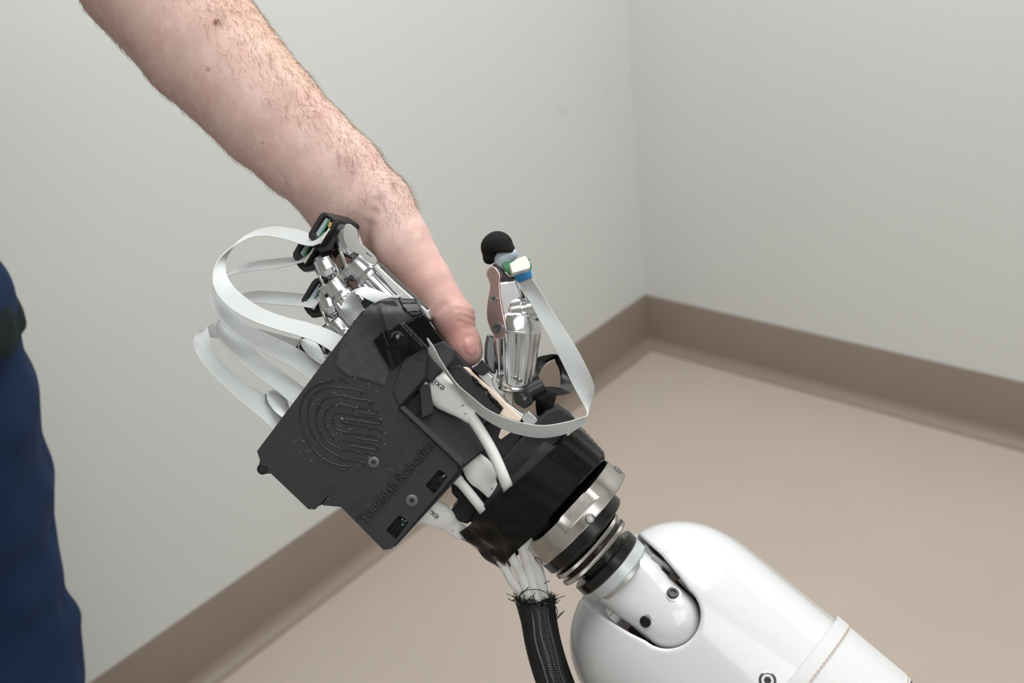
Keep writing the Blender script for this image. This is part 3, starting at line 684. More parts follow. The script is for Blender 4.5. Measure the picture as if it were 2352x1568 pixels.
part('raised_lettering', (tv, tf), M_emblem, case, sharp=30, label='raised letters reading Touchlab Robotics')

# tape pieces over the top of the case
def drape(poly, zfun, res=5.0, thick=1.6):
    P = np.array(poly, float); x0, y0 = P.min(0); x1, y1 = P.max(0)
    from mathutils.geometry import delaunay_2d_cdt
    pts = []; m = len(P)
    for i in range(m):
        a, b = P[i], P[(i + 1) % m]; k = max(1, int(np.linalg.norm(b - a) / res))
        pts += [tuple(a + (b - a) * j / k) for j in range(k)]
    nb = len(pts)
    def inside(x, y):
        c = False
        for i in range(m):
            (ax_, ay_), (bx_, by_) = P[i], P[i - 1]
            if (ay_ > y) != (by_ > y) and x < (bx_ - ax_) * (y - ay_) / (by_ - ay_) + ax_: c = not c
        return c
    for x in np.arange(x0, x1, res):
        for y in np.arange(y0, y1, res):
            xx, yy = x + random.uniform(-1, 1), y + random.uniform(-1, 1)
            if inside(xx, yy) and min(np.hypot(P[:, 0] - xx, P[:, 1] - yy)) > res * .5: pts.append((xx, yy))
    r = delaunay_2d_cdt([Vector(p) for p in pts], [(i, (i + 1) % nb) for i in range(nb)], [], 1, 1e-4)
    vs = [(p.x, p.y) for p in r[0]]; fs = [list(q) for q in r[2]]
    top = np.array([U(x, y, zfun(x, y)) for x, y in vs]); bot = top - V(0, 0, thick); n = len(vs)
    f = fs + [[i + n for i in q[::-1]] for q in fs]
    from collections import Counter
    ec = Counter(); dirn = {}
    for q in fs:
        for i in range(3): e = (q[i], q[(i + 1) % 3]); ec[tuple(sorted(e))] += 1; dirn[tuple(sorted(e))] = e
    for e, c in ec.items():
        if c == 1: a, b = dirn[e]; f.append([a, b, b + n, a + n])
    return np.concatenate([top, bot]), f
def edge_dist(x, y, a, b):
    a = np.array(a, float); d = nz(np.array(b, float) - a); q = np.array([x, y]) - a; return d[0] * q[1] - d[1] * q[0]
def wr(x, y, s=1.0): return s * (2.2 * math.sin(x * .13 + y * .05) * math.sin(y * .11 - x * .03) + 1.3 * math.sin(x * .31 + 1.3) * math.sin(y * .27 + x * .1))
def zA(x, y, w=.22):
    d = edge_dist(x, y, (805, 757), (838, 706))      # roll off at the case's upper left edge
    e = y - 706 + (x - 905) * -.12
    z = zf(x, y) + 3 + wr(x, y, w)
    z += 16 * math.exp(-((x - 880) ** 2 + (y - 722) ** 2) / 1500) - 26 * max(0, min(1, (724 - y) / 34)) ** 2
    z += 7 * math.exp(-((x - 893 - (y - 770) * .25) / 7) ** 2) * (1 if y < 800 else .2)
    return z
tapeA = [(804, 760), (812, 736), (832, 728), (838, 710), (852, 699), (876, 688), (897, 683), (946, 686), (962, 690), (974, 716), (1006, 772), (990, 790), (962, 812), (945, 824), (905, 842), (893, 843), (892, 858), (884, 884), (872, 882), (850, 872), (800, 862), (772, 838), (784, 786)]
part('grained_tape', drape(tapeA, zA), M_tapematte, case, label='matte grained black tape')
def zB(x, y):
    z = zf(x, y) + 10 - 26 * max(0, min(1, (724 - y) / 34)) ** 2
    z += 13 * math.exp(-((x - 912) ** 2 + (y - 782) ** 2) / 160) - 7 * math.exp(-((x - 902 - (y - 810) * .3) ** 2) / 50) / (1 + math.exp(-(y - 795) / 4))
    z += 5 * math.exp(-edge_dist(x, y, (935, 762), (972, 800)) ** 2 / 30)
    q = zA(x, y, 0) + 3; z = .5 * (z + q) + .5 * math.sqrt((z - q) ** 2 + 9)
    return z
tapeB = [C1(1168, 480), C1(1250, 402), C1(1430, 320), C1(1622, 238), C1(1665, 295), C1(1720, 385), C1(1805, 480), C1(1720, 510), C1(1622, 548), C1(1470, 636), C1(1400, 690), C1(1342, 736), C1(1300, 705), C1(1228, 588), C1(1200, 535)]
part('shiny_tape', drape(tapeB, zB, 4.0), M_tape, case, sharp=0, label='shiny black electrical tape')
def zC(x, y): return zA(x, y, 0) + 5 - 4 * max(0, (x - 962) / 14)
part('shiny_tape', drape([C1(1390, 95), C1(1545, 100), C1(1610, 235), C1(1520, 262), C1(1440, 190)], zC, 4.0), M_tape, case, sharp=0)
part('tape_fold', tube(spline([U(*C1(x, y), zA(*C1(x, y)) + 7) for x, y in ((1225, 270), (1250, 380), (1275, 450), (1300, 525))], 20), 1.1, 6), M_tapematte, case)

# ------------------------------------------------------------------ black tape band round the wrist
def band():
    top_c, bot_c = (U(1191, 1102, 6), U(1277, 1179, 0)); e0 = nz(V(.748, -.664, 0)); e1 = nz(V(.68, -.733, 0))
    n, rows = 160, 26; v = []; th = np.arange(n) * 2 * math.pi / n
    def ringp(t, inset):
        c = top_c + (bot_c - top_c) * t; e = nz(e0 * (1 - t) + e1 * t); ax = nz(bot_c - top_c); zz = nz(V(0, 0, FPX) - c); zz = nz(zz - ax * .04 * t)
        a = 187 + (177 - 187) * t - inset; b = 152 + (146 - 152) * t - inset
        cc, ss = np.cos(th), np.sin(th)
        left = np.clip(-cc, 0, 1) * np.clip(ss + .6, 0, 1)
        w = left * (5 * np.sin(9 * th + 5 * t) * np.sin(6 * t + 1.0) + 3.5 * np.sin(17 * th - 7 * t)) + 1.1 * np.sin(23 * th + 3 * t)
        ridge = np.clip(cc - .05, 0, 1) * 0.9 * np.sin(t * 46 + 1.2 * np.sin(3 * th)) * (t > .05) * (t < .8)
        lip = -10 * np.clip((t - .86) / .14, 0, 1) * np.clip(cc, 0, 1)
        k = 0 if inset else 1
        wob = (bot_c - top_c) * 0
        P = c + ((a + k * (w + ridge) + lip) * cc)[:, None] * e + ((b + k * (w + ridge) + lip) * ss)[:, None] * zz
        if t == 1: P = P + (6 * np.sin(4 * th + 1) * np.clip(-cc + .2, 0, 1))[:, None] * ax
        if t == 0: P = P + (3 * np.sin(5 * th + 2) * np.clip(-cc, 0, 1))[:, None] * ax
        return P
    R = [ringp(t, 0) for t in np.linspace(0, 1, rows)] + [ringp(t, 5) for t in np.linspace(1, 0, rows)]
    m = len(R); f = [[i * n + j, i * n + (j + 1) % n, ((i + 1) % m) * n + (j + 1) % n, ((i + 1) % m) * n + j] for i in range(m) for j in range(n)]
    return np.concatenate(R), f
o = part('tape_band', band(), M_tape, sharp=60)
setprops(o, 'glossy black electrical tape wound round the robot wrist over the white cables', 'tape')

# ------------------------------------------------------------------ white cables
def conn_body(path, ws, zs_ratio=.62, n=40, m=28):
    """flattened moulded plug: path of px points, half widths"""
    X = spline(np.concatenate([np.array([U(*p) for p in path]), np.array(ws, float)[:, None]], 1), n)
    P, w = X[:, :3], X[:, 3]; T = np.gradient(P, axis=0); v = []; th = np.arange(m) * 2 * math.pi / m
    for i in range(n):
        t = nz(T[i]); e = nz(V(0, 0, 1) - t * t[2]); g = np.cross(t, e); pw = 2.6
        c, s = np.cos(th), np.sin(th); k = 1 / (np.abs(c) ** pw + np.abs(s) ** pw) ** (1 / pw)
        h = max(12, w[i] * zs_ratio)
        v.append(P[i] + (k * c * h)[:, None] * e + (k * s * w[i])[:, None] * g)
    f = [[i * m + j, i * m + (j + 1) % m, (i + 1) * m + (j + 1) % m, (i + 1) * m + j] for i in range(n - 1) for j in range(m)]
    f += [list(range(m)), [(n - 1) * m + j for j in range(m)]]
    return np.concatenate(v), f
def plug_text(parent, s, cpx, dirv, size, dz):
    fr = Fr(U(*cpx), V(dirv[0], dirv[1], 0), V(dirv[1], -dirv[0], 0)); fr.ez = nz(V(0, 0, FPX) - fr.o)
    part('printed_name', text_geo(s, fr, size, .3), M_ink, parent)
def ticks(parent, pts, z):
    for a, b in pts: part('strain_relief_notch', tube([U(*a, z), U(*b, z)], .8, 6), M_ink, parent)
sleeve_top = [(1204, 1368, 8), (1216, 1371, 22), (1232, 1374, 24), (1250, 1374, 8)]
down = [(1244, 1440, 0), (1262, 1512, 0), (1288, 1590, -20)]
def cable(name, label, plug, halfw, run, r, end, extra=None):
    t = thing(name, label, 'cable', U(*plug[0]), 'white cables bundled into the black sleeve')
    pts = [U(*p) for p in run]; dd = [U(*p) + V((end[0] - 1228) * .55, 0, end[2] * .4) for p in down]
    part('cord', tube(spline(pts + [U(*end)] + dd, 90), r, 14), M_cable, t)
    p = part('plug', conn_body(plug, halfw), M_cable, t)
    return t, p
t, p = cable('white_cable', 'white cable whose moulded plug lies highest, beside the black palm cover', [(968, 850, 132), (1000, 884, 134), (1030, 912, 136), (1048, 930, 138), (1062, 942, 138), (1085, 957, 138)], [30, 35, 34, 25, 19, 17],
     [(1078, 952, 138), (1100, 984, 142), (1130, 1035, 150), (1158, 1098, 150), (1172, 1135, 118), (1198, 1205, 88), (1218, 1260, 50), (1238, 1315, 18)], 12.5, sleeve_top[3])
plug_text(p, 'exib', (1004, 882, 158), (-.76, -.65), 22, 0)
ticks(p, [((1043, 926), (1046, 923)), ((1060, 933), (1066, 929)), ((1067, 951), (1070, 948))], 153)
t, p = cable('white_cable', 'white cable with a rounded plug between the case corner and the wrist tape', [(1082, 1058, 92), (1098, 1078, 92), (1112, 1098, 92), (1124, 1118, 94), (1140, 1136, 94), (1164, 1164, 84)], [26, 32, 30, 20, 18, 16],
     [(1138, 1132, 96), (1158, 1162, 90), (1182, 1220, 84), (1203, 1268, 56), (1216, 1312, 24)], 11.5, sleeve_top[2])
ticks(p, [((1128, 1124), (1133, 1119)), ((1139, 1138), (1142, 1135))], 110)
t, p = cable('white_cable', 'thin straight white cable running from under the case corner into the wrist tape', [(1046, 1096, 96), (1056, 1106, 96)], [13, 12],
     [(1052, 1101, 96), (1075, 1128, 98), (1105, 1166, 96), (1145, 1225, 72), (1178, 1284, 52), (1197, 1320, 22)], 11, sleeve_top[1])
t, p = cable('white_cable', 'white cable whose printed plug comes from beneath the lower edge of the case', [(968, 1168, 84), (995, 1178, 76), (1018, 1190, 64), (1035, 1205, 50), (1062, 1225, 34)], [30, 31, 27, 20, 17],
     [(1052, 1218, 38), (1090, 1240, 34), (1130, 1262, 36), (1157, 1298, 32), (1176, 1334, 20)], 10.5, sleeve_top[0])
plug_text(p, 'exi', (996, 1182, 98), (-.76, -.65), 21, 0)
ticks(p, [((1038, 1219), (1041, 1217))], 62)

# ------------------------------------------------------------------ braided sleeve
sl = thing('cable_sleeve', 'black braided sleeve with a frayed end holding the white cables', 'sleeve', U(1230, 1400, 0))
path = spline([U(1229, 1376, 10), U(1237, 1420, 8), U(1246, 1470, 5), U(1262, 1530, 0), U(1288, 1600, -15), U(1330, 1690, -40), U(1390, 1800, -80)], 420)
Ls = np.concatenate([[0], np.cumsum(np.linalg.norm(np.diff(path, axis=0), axis=1))])
def braid(th, i):
    s = Ls[i]; ph = 5 * np.sin(th * 8) ** 2
    return 1.7 * np.sin((s + ph) * 2 * math.pi / 5.6) - 2.2 * np.abs(np.sin(4 * th + .4)) ** 8
part('braid', tube(path, np.interp(np.arange(420), [0, 15, 60, 420], [45, 43, 40, 43]), 96, rmod=braid, squash=.9), M_braid, sl, sharp=0)
T = np.gradient(path, axis=0); loops = []
for row, a0 in enumerate((1.25, 1.62, 2.15)):
    for i in range(6, 400, 4):
        t = nz(T[i]); e = nz(V(0, 0, 1) - t * t[2]); g = np.cross(t, e); rr = 41.5
        def q(a, ds): return path[i] + t * ds + (e * math.sin(a) * .9 - g * math.cos(a)) * rr
        a = a0 + .04 * math.sin(i * .05 + row)
        loops.append(tube([q(a - .05, -1.5), q(a, .4) * 1, q(a + .06, 2.0)], [.8, 1.5, .8], 5))
part('braid_loops', join(*loops), M_braid2, sl, kind='stuff')
fr_ = []
for k in range(260):
    a = random.uniform(0, 2 * math.pi); r0 = 42
    b = path[3] + V(math.cos(a) * r0, 0, math.sin(a) * r0 * .9) + V(0, random.uniform(-6, 8), 0)
    d = V(random.gauss(0, .55), -abs(random.gauss(.35, .4)), random.gauss(0, .4)); l = random.uniform(6, 22)
    fr_.append(tube([b, b + d * l * .5 + V(random.gauss(0, 1.5), 0, 0), b + d * l], .75, 4))
part('frayed_ends', join(*fr_), M_braid, sl, kind='stuff')
for pts in ([(1192, 1372), (1198, 1360), (1215, 1354), (1238, 1354), (1256, 1362), (1266, 1378), (1270, 1396)], [(1186, 1376), (1174, 1378), (1167, 1373)], [(1192, 1368), (1206, 1356), (1215, 1347)], [(1270, 1386), (1280, 1400), (1278, 1416), (1276, 1424)],
            [(1276, 1424), (1286, 1414), (1296, 1402)], [(1277, 1426), (1284, 1412), (1295, 1404)], [(1256, 1356), (1265, 1368), (1268, 1384), (1262, 1396)], [(1250, 1340), (1256, 1336), (1262, 1333)], [(1200, 1378), (1222, 1376), (1246, 1384), (1262, 1386)]):
    part('loose_thread', tube(spline([U(x, y, 46) for x, y in pts], 24), 1.0, 5), M_braid, sl)

# ------------------------------------------------------------------ white ribbon cables
def rib(label, rows, width=44, n=100, group='white ribbon cables of the fingers'):
    o = part('ribbon_cable', ribbon(rows, width, n), M_ribbon, sharp=40)
    setprops(o, label, 'cable', group); return o
rib('white ribbon cable arching highest, from the topmost fingertip cap to the case',
 [(757, 524, 735, 560, 84, 1), (740, 534, 718, 566, 74, 1), (706, 532, 685, 560, 50, 1), (675, 524, 660, 552, 28, 1), (624, 518, 614, 544, 6, 1), (583, 527, 583, 547, 0, 1), (545, 549, 550, 563, 14, 1), (517, 584, 519, 586, 45, 1), (512, 612, 500, 612, 78, 1),
  (518, 636, 494, 645, 105, 1), (535, 660, 503, 676, 122, 1), (560, 682, 530, 706, 132, 1), (600, 708, 572, 732, 140, 1), (650, 727, 630, 754, 144, 1), (710, 742, 694, 773, 146, 1), (760, 760, 740, 792, 148, 1), (800, 782, 776, 816, 150, 1)])
rib('white ribbon cable from the second fingertip cap, curving just inside the highest one',
 [(722, 571, 700, 602, 42, 1), (700, 583, 680, 608, 30, 1), (665, 589, 645, 616, 10, 1), (624, 593, 610, 620, -8, 1), (583, 598, 576, 624, -18, 1), (545, 608, 545, 630, -16, 1), (516, 630, 520, 640, -2, 1), (502, 660, 496, 658, 32, 1),
  (512, 690, 488, 686, 70, 1), (530, 712, 498, 718, 96, 1), (563, 741, 530, 760, 112, 1), (604, 763, 575, 796, 122, 1), (665, 792, 640, 826, 128, 1), (706, 814, 680, 847, 132, 1), (738, 838, 712, 872, 136, 1), (760, 856, 735, 892, 140, 1)])
rib('white ribbon cable from the third fingertip cap, drooping below two others to the case',
 [(739, 676, 720, 708, 34, 1), (716, 675, 700, 705, 26, 1), (685, 673, 665, 702, 12, 1), (624, 668, 615, 698, -16, 1), (583, 667, 579, 696, -34, 1), (552, 674, 552, 700, -38, 1), (522, 696, 524, 716, -22, 1), (506, 726, 508, 734, 10, 1),
  (514, 752, 503, 756, 45, 1), (536, 772, 511, 782, 74, 1), (579, 802, 545, 824, 100, 1), (620, 832, 590, 864, 112, 1), (660, 864, 632, 892, 122, 1), (700, 894, 672, 926, 134, 1), (722, 912, 694, 944, 140, 1)])
rib('white ribbon cable hanging lowest in a wide loop before the lower corner of the case',
 [(735, 792, 725, 826, -8, 1), (700, 784, 690, 822, -18, 1), (640, 768, 634, 806, -40, 1), (580, 752, 575, 790, -60, 1), (530, 742, 530, 780, -66, 1), (500, 740, 502, 776, -54, 1), (480, 742, 482, 772, -30, 1), (471, 752, 468, 760, -4, 1), (478, 776, 452, 776, 30, 1),
  (493, 800, 447, 806, 56, 1), (522, 838, 468, 846, 78, 1), (563, 876, 518, 894, 98, 1), (604, 906, 572, 936, 112, 1), (640, 940, 614, 970, 124, 1), (668, 968, 640, 1000, 132, 1)])
g2 = 'short white ribbon loops at the back edge of the case'
rib('short folded white ribbon loop standing up between the two upper ribbon cables', [(706, 834, 694, 814, 92, -1), (692, 810, 682, 801, 94, -1), (691, 788, 685, 790, 100, -1), (694, 780, 706, 778, 104, -1), (695, 790, 722, 786, 110, -1), (702, 803, 733, 800, 116, -1), (716, 818, 740, 816, 122, -1), (742, 836, 748, 834, 128, -1)], 44, 60, None)
rib('short folded white ribbon loop peeking out above the lowest ribbon cable', [(630, 952, 618, 934, 96, -1), (616, 924, 611, 915, 98, -1), (613, 907, 615, 903, 102, -1), (617, 902, 629, 895, 106, -1), (618, 918, 645, 902, 114, -1), (627, 934, 655, 918, 120, -1), (641, 948, 660, 937, 126, -1), (662, 962, 667, 956, 130, -1)], 42, 60, None)
rib('white ribbon cable curled over the top tape of the case beside the metal fingers', [(925, 674, 890, 706, 158, 1), (895, 677, 858, 694, 170, 1), (866, 666, 840, 685, 176, 1), (839, 658, 824, 677, 178, 1), (812, 664, 820, 676, 172, 1), (796, 677, 824, 681, 160, 1), (786, 693, 829, 693, 150, 1), (785, 709, 836, 712, 146, 1), (793, 728, 834, 724, 144, 1), (806, 750, 826, 738, 144, 1), (822, 766, 838, 752, 144, 1)], 48, 90, None)
th = thing('ribbon_cable', 'white ribbon cable with a blue end sweeping from the raised thumb round to the case', 'cable', U(1300, 980, 60))
rows = [(1180, 634, 1218, 622, 74, 1), (1192, 647, 1221, 637, 76, 1), (1215, 690, 1260, 700, 84, 1), (1243, 748, 1297, 752, 92, -1), (1272, 802, 1326, 796, 96, -1), (1302, 862, 1354, 850, 92, -1), (1328, 908, 1366, 892, 80, -1), (1341, 932, 1363, 910, 72, -1), (1347, 945, 1357, 934, 72, -1), (1346, 953, 1349, 958, 80, -1),
        (1334, 957, 1341, 975, 92, -1), (1300, 967, 1312, 994, 112, -1), (1248, 975, 1252, 1007, 130, -1), (1199, 969, 1199, 1001, 142, -1), (1160, 957, 1155, 987, 150, -1), (1120, 938, 1108, 960, 158, -1), (1085, 910, 1074, 930, 162, -1), (1052, 882, 1044, 886, 172, -1), (1030, 852, 1018, 852, 184, -1), (1010, 820, 988, 820, 192, -1), (998, 796, 972, 799, 192, -1), (984, 776, 958, 784, 186, -1)]
part('flat_cable', ribbon(rows, 46, 160), M_ribbon, th, sharp=40)
part('blue_stiffener', ribbon([(1181, 634, 1219, 622, 76.6, 1), (1186, 641, 1220, 630, 77.6, 1), (1193, 648, 1222, 638, 79, 1)], 46, 14, relief=.2, thick=4), M_blue, th)

# ------------------------------------------------------------------ the person: bare arm and hand, shirt, jeans
def skin_mat():
    m = bpy.data.materials.new('skin'); m.use_nodes = True; nt = m.node_tree; b = nt.nodes['Principled BSDF']
    N = lambda t, **k: nt.nodes.new(t)
    tc = N('ShaderNodeTexCoord')
    def noise(sc, det=3):
        n = N('ShaderNodeTexNoise'); n.inputs['Scale'].default_value = sc; n.inputs['Detail'].default_value = det; nt.links.new(tc.outputs['Object'], n.inputs['Vector']); return n
    def mix(fac, a, c):
        x = N('ShaderNodeMix'); x.data_type = 'RGBA'
        if isinstance(fac, float): x.inputs[0].default_value = fac
        else: nt.links.new(fac, x.inputs[0])
        for s, i in ((a, 6), (c, 7)):
            if isinstance(s, tuple): x.inputs[i].default_value = s
            else: nt.links.new(s, x.inputs[i])
        return x.outputs[2]
    def ramp(src, lo, hi):
        r = N('ShaderNodeMapRange'); r.inputs[1].default_value = lo; r.inputs[2].default_value = hi; nt.links.new(src, r.inputs[0]); return r.outputs[0]
    c1 = mix(ramp(noise(28).outputs['Fac'], .35, .65), lin((221, 189, 180)), lin((213, 174, 166)))
    c2 = mix(ramp(noise(120, 4).outputs['Fac'], .5, .75), c1, lin((226, 198, 189)))
    col_a = N('ShaderNodeVertexColor'); col_a.layer_name = 'tone'
    sep = N('ShaderNodeSeparateColor'); nt.links.new(col_a.outputs[0], sep.inputs[0])
    c3 = mix(sep.outputs[0], c2, lin((200, 138, 128)))        # redder skin of the thumb
    c4 = mix(sep.outputs[1], c3, lin((208, 170, 150)))        # tanned outer arm
    c5 = mix(sep.outputs[2], c4, lin((122, 72, 52)))          # moles
    nt.links.new(c5, b.inputs['Base Color'])
    b.inputs['Roughness'].default_value = .5; b.inputs['Specular IOR Level'].default_value = .32
    b.inputs['Subsurface Weight'].default_value = .12; b.inputs['Subsurface Radius'].default_value = (1, .35, .2); b.inputs['Subsurface Scale'].default_value = .003
    v = N('ShaderNodeTexVoronoi'); v.inputs['Scale'].default_value = 900; nt.links.new(tc.outputs['Object'], v.inputs['Vector'])
    n2 = noise(260, 4); ad = N('ShaderNodeMath'); ad.operation = 'ADD'; nt.links.new(v.outputs['Distance'], ad.inputs[0]); nt.links.new(n2.outputs['Fac'], ad.inputs[1])
    bp = N('ShaderNodeBump'); bp.inputs['Strength'].default_value = .16; bp.inputs['Distance'].default_value = .0006
    nt.links.new(ad.outputs[0], bp.inputs['Height']); nt.links.new(bp.outputs[0], b.inputs['Normal'])
    return m
M_skin = skin_mat()

WR = U(800, 440, -70)
ARM = [(U(240, -215, -190), 178, 150), (U(345, -65, -160), 180, 150), (U(463, 97, -125), 154, 128), (U(616, 263, -95), 131, 100), (U(694, 338, -84), 120, 88), (U(772, 408, -74), 114, 80), (U(838, 474, -66), 100, 78)]
def seg(a, b, c, d): return (U(*a), U(*b), c, d)
THUMB = [seg((868, 478, -58), (922, 560, -38), 84, 70), seg((922, 560, -38), (984, 648, -18), 70, 55), seg((984, 648, -18), (1041, 730, 2), 55, 46), seg((1041, 730, 2), (1066, 790, 8), 46, 38), seg((1066, 790, 8), (1075, 808, 8), 38, 34)]
PALM = [seg((800, 500, -80), (880, 640, -100), 82, 70), seg((868, 520, -75), (940, 700, -95), 72, 52), seg((880, 640, -100), (905, 780, -130), 70, 52), seg((820, 560, -100), (862, 800, -185), 72, 48)]
def fing(m, ls, r):
    d = [nz(V(.30, .93, -.22)), nz(V(.2, .9, .30)), nz(V(.1, .9, .42))]; p = U(*m); out = []; rr = r
    for i in range(3): q = p + d[i] * ls[i]; out.append((p, q, rr, rr * .9)); p = q; rr *= .9
    return out
FING = [fing((950, 735, -98), (140, 84, 66), 30), fing((922, 775, -128), (150, 92, 70), 31), fing((892, 800, -160), (138, 84, 66), 29), fing((862, 815, -192), (108, 64, 56), 26)]
def groove(p, pts, dep, wid):
    P = np.array([U(*q) for q in pts]); P[:, 2] = 0; lo_, hi_ = P.min(0) - 3 * wid, P.max(0) + 3 * wid
    m = (p[:, 2] > -75) & (p[:, 0] > lo_[0]) & (p[:, 0] < hi_[0]) & (p[:, 1] > lo_[1]) & (p[:, 1] < hi_[1]); out = np.zeros(len(p))
    if not m.any(): return out
    q = p[m].copy(); q[:, 2] = 0; d = np.full(len(q), 1e9)
    for a, b in zip(P[:-1], P[1:]): d = np.minimum(d, rc(q, a, b, 0, 0))
    out[m] = dep * np.exp(-(d / wid) ** 2) * np.clip((p[m][:, 2] + 75) / 40, 0, 1)
    return out
THZ = V(1, 1, 1)
def armf(p, detail=True):
    d = None
    for (a, ra, za), (b, rb, zb) in zip(ARM[:-1], ARM[1:]):
        sc = V(1, 1, .5 * (za / ra + zb / rb)); e = rc(p, a, b, ra, rb, sc); d = e if d is None else smin(d, e, 14)
    pm = None
    for a, b, ra, rb in PALM: e = rc(p, a, b, ra, rb, V(1, 1, .72)); pm = e if pm is None else smin(pm, e, 30)
    d = smin(d, pm, 46)
    t = None
    for a, b, ra, rb in THUMB: e = rc(p, a, b, ra, rb); t = e if t is None else smin(t, e, 10)
    d = smin(d, t, 26)
    for f in FING:
        t = None
        for a, b, ra, rb in f: e = rc(p, a, b, ra, rb); t = e if t is None else smin(t, e, 8)
        d = smin(d, t, 16)
    if detail:
        d = d + np.maximum(np.maximum(groove(p, [(872, 466), (862, 490)], 3.5, 13), groove(p, [(862, 490), (850, 515)], 7, 14)), groove(p, [(850, 515), (840, 545), (834, 590)], 11, 15))     # heel-of-thumb crease
        for q in ([(1050, 712), (1070, 713), (1090, 722)], [(1060, 724), (1076, 730), (1091, 736)], [(1056, 738), (1076, 746), (1092, 750)], [(1064, 752), (1080, 756)]):
            d = d + groove(p, q, 1.8, 4.0)
        d = d + groove(p, [(1000, 716, 50), (1020, 700, 58)], 2.0, 8)
        d = d - groove(p, [(1046, 700, 40), (1082, 716, 30)], 3.5, 20)
        # nail bed
        d = d + groove(p, [(1066, 800, 46), (1062, 784, 50), (1070, 774, 50), (1084, 770, 46), (1094, 780, 40)], 1.8, 4.0)
        d = d - groove(p, [(600, 100, 40), (760, 290, 20), (850, 400, 20)], 5, 30)
    return d
gv, gf = sdf_mesh(armf, U(90, -330, -420), U(1160, 1040, 140), 4.5)
# smooth vertex tones
k = (FPX - gv[:, 2]) / FPX; pxv = gv[:, 0] / k + CX; pyv = gv[:, 1] / k + CY
red = np.clip(np.exp(-(((pxv - 1055) / 60) ** 2 + ((pyv - 770) / 80) ** 2)) * .75 + .45 * np.exp(-(((pxv - 950) / 70) ** 2 + ((pyv - 650) / 80) ** 2)), 0, 1)
sdv = (pxv - 463) * .72 - (pyv - 97) * .69
tan = np.clip((sdv + 10) / 160, 0, 1) * np.clip((420 - pyv) / 300, 0, 1) * .8
mole = np.zeros(len(gv))
for mx_, my_, mr, ms in ((497, 51, 6.5, 1), (478, 160, 4.2, .6), (603, 328, 3.2, .5), (900, 627, 2.6, .6)): mole = np.maximum(mole, ms * np.clip(1.6 - np.hypot(pxv - mx_, pyv - my_) / mr, 0, 1) * (gv[:, 2] > -90))

# body frame
E0 = W(U(30, 712, -1200)); fwd = nz(V(RIGHT[0], RIGHT[1], 0) * .55 - V(FWD[0], FWD[1], 0) * .85); left = np.cross(UPV, fwd)
if left @ RIGHT < 0: left = -left
elbow = W(ARM[0][0]); tc0 = E0 - left * .185; tc0[2] = 0
sh = tc0 + left * .19 + UPV * 1.47
dv = elbow - sh
print('person: hem', E0, 'elbow', elbow, 'shoulder', sh, 'upper arm', np.linalg.norm(dv))
person = thing('person', 'person in dark shirt and blue jeans reaching a bare hairy forearm to the robot hand', 'person', V(0, 0, 0))
person.location = tuple(tc0)
WL = lambda dx, dl, h: tc0 + fwd * dx + left * dl + UPV * h
def bodyf(p):
    d = smin(rc(p, WL(0, 0, 1.1), WL(.01, 0, 1.2), .115, .115), rc(p, WL(0, -.1, 1.38), WL(0, .1, 1.38), .10, .10), .12)
    d = smin(d, rc(p, WL(0, 0, 1.45), WL(.02, 0, 1.58), .06, .055), .05)
    d = smin(d, rc(p, WL(.03, 0, 1.66), WL(.02, 0, 1.74), .075, .095), .03)
    d = smin(d, rc(p, WL(.115, 0, 1.665), WL(.13, 0, 1.635), .012, .016), .02)
    d = smin(d, rc(p, WL(.09, 0, 1.585), WL(.07, 0, 1.6), .03, .04), .04)
    for s in (-1, 1): d = smin(d, rc(p, WL(.02, s * .088, 1.66), WL(.01, s * .09, 1.69), .012, .016), .008)
    d = smin(d, rc(p, sh, elbow, .058, .048), .05)
    rs = WL(0, -.19, 1.43); d = smin(d, rc(p, rs, WL(-.02, -.25, 1.15), .058, .045), .05); d = smin(d, rc(p, WL(-.02, -.25, 1.15), WL(.06, -.26, .92), .044, .03), .02)
    d = smin(d, rc(p, WL(.06, -.26, .9), WL(.1, -.26, .8), .036, .022), .03)
    return d
bb = np.array([WL(a, b, 0) for a in (-.3, .3) for b in (-.4, .3)] + [elbow]); lo = bb.min(0) - .1; hi = bb.max(0) + .1; lo[2] = .7; hi[2] = 1.9
bv, bf = sdf_mesh(bodyf, lo, hi, .009)
allv = np.concatenate([W(gv), bv]); allf = gf + [[i + len(gv) for i in q] for q in bf]
body = part('body', (allv, allf), M_skin, person, sharp=0, world_space=True)
ca = body.data.color_attributes.new('tone', 'FLOAT_COLOR', 'POINT')
arr = np.zeros((len(allv), 4), np.float32); arr[:, 3] = 1; arr[:len(gv), 0] = red; arr[:len(gv), 1] = tan; arr[:len(gv), 2] = mole
ca.data.foreach_set('color', arr.ravel())
part('hair', sdf_mesh(lambda p: smax(rc(p, WL(.0, 0, 1.71), WL(-.01, 0, 1.745), .1, .1), -((p - WL(.06, 0, 1.72)) @ nz(-fwd * 1.0 + UPV * .9)) - .0, .02), lo, hi, .01), mat('brown_hair', (70, 52, 40), .6), person, world_space=True)
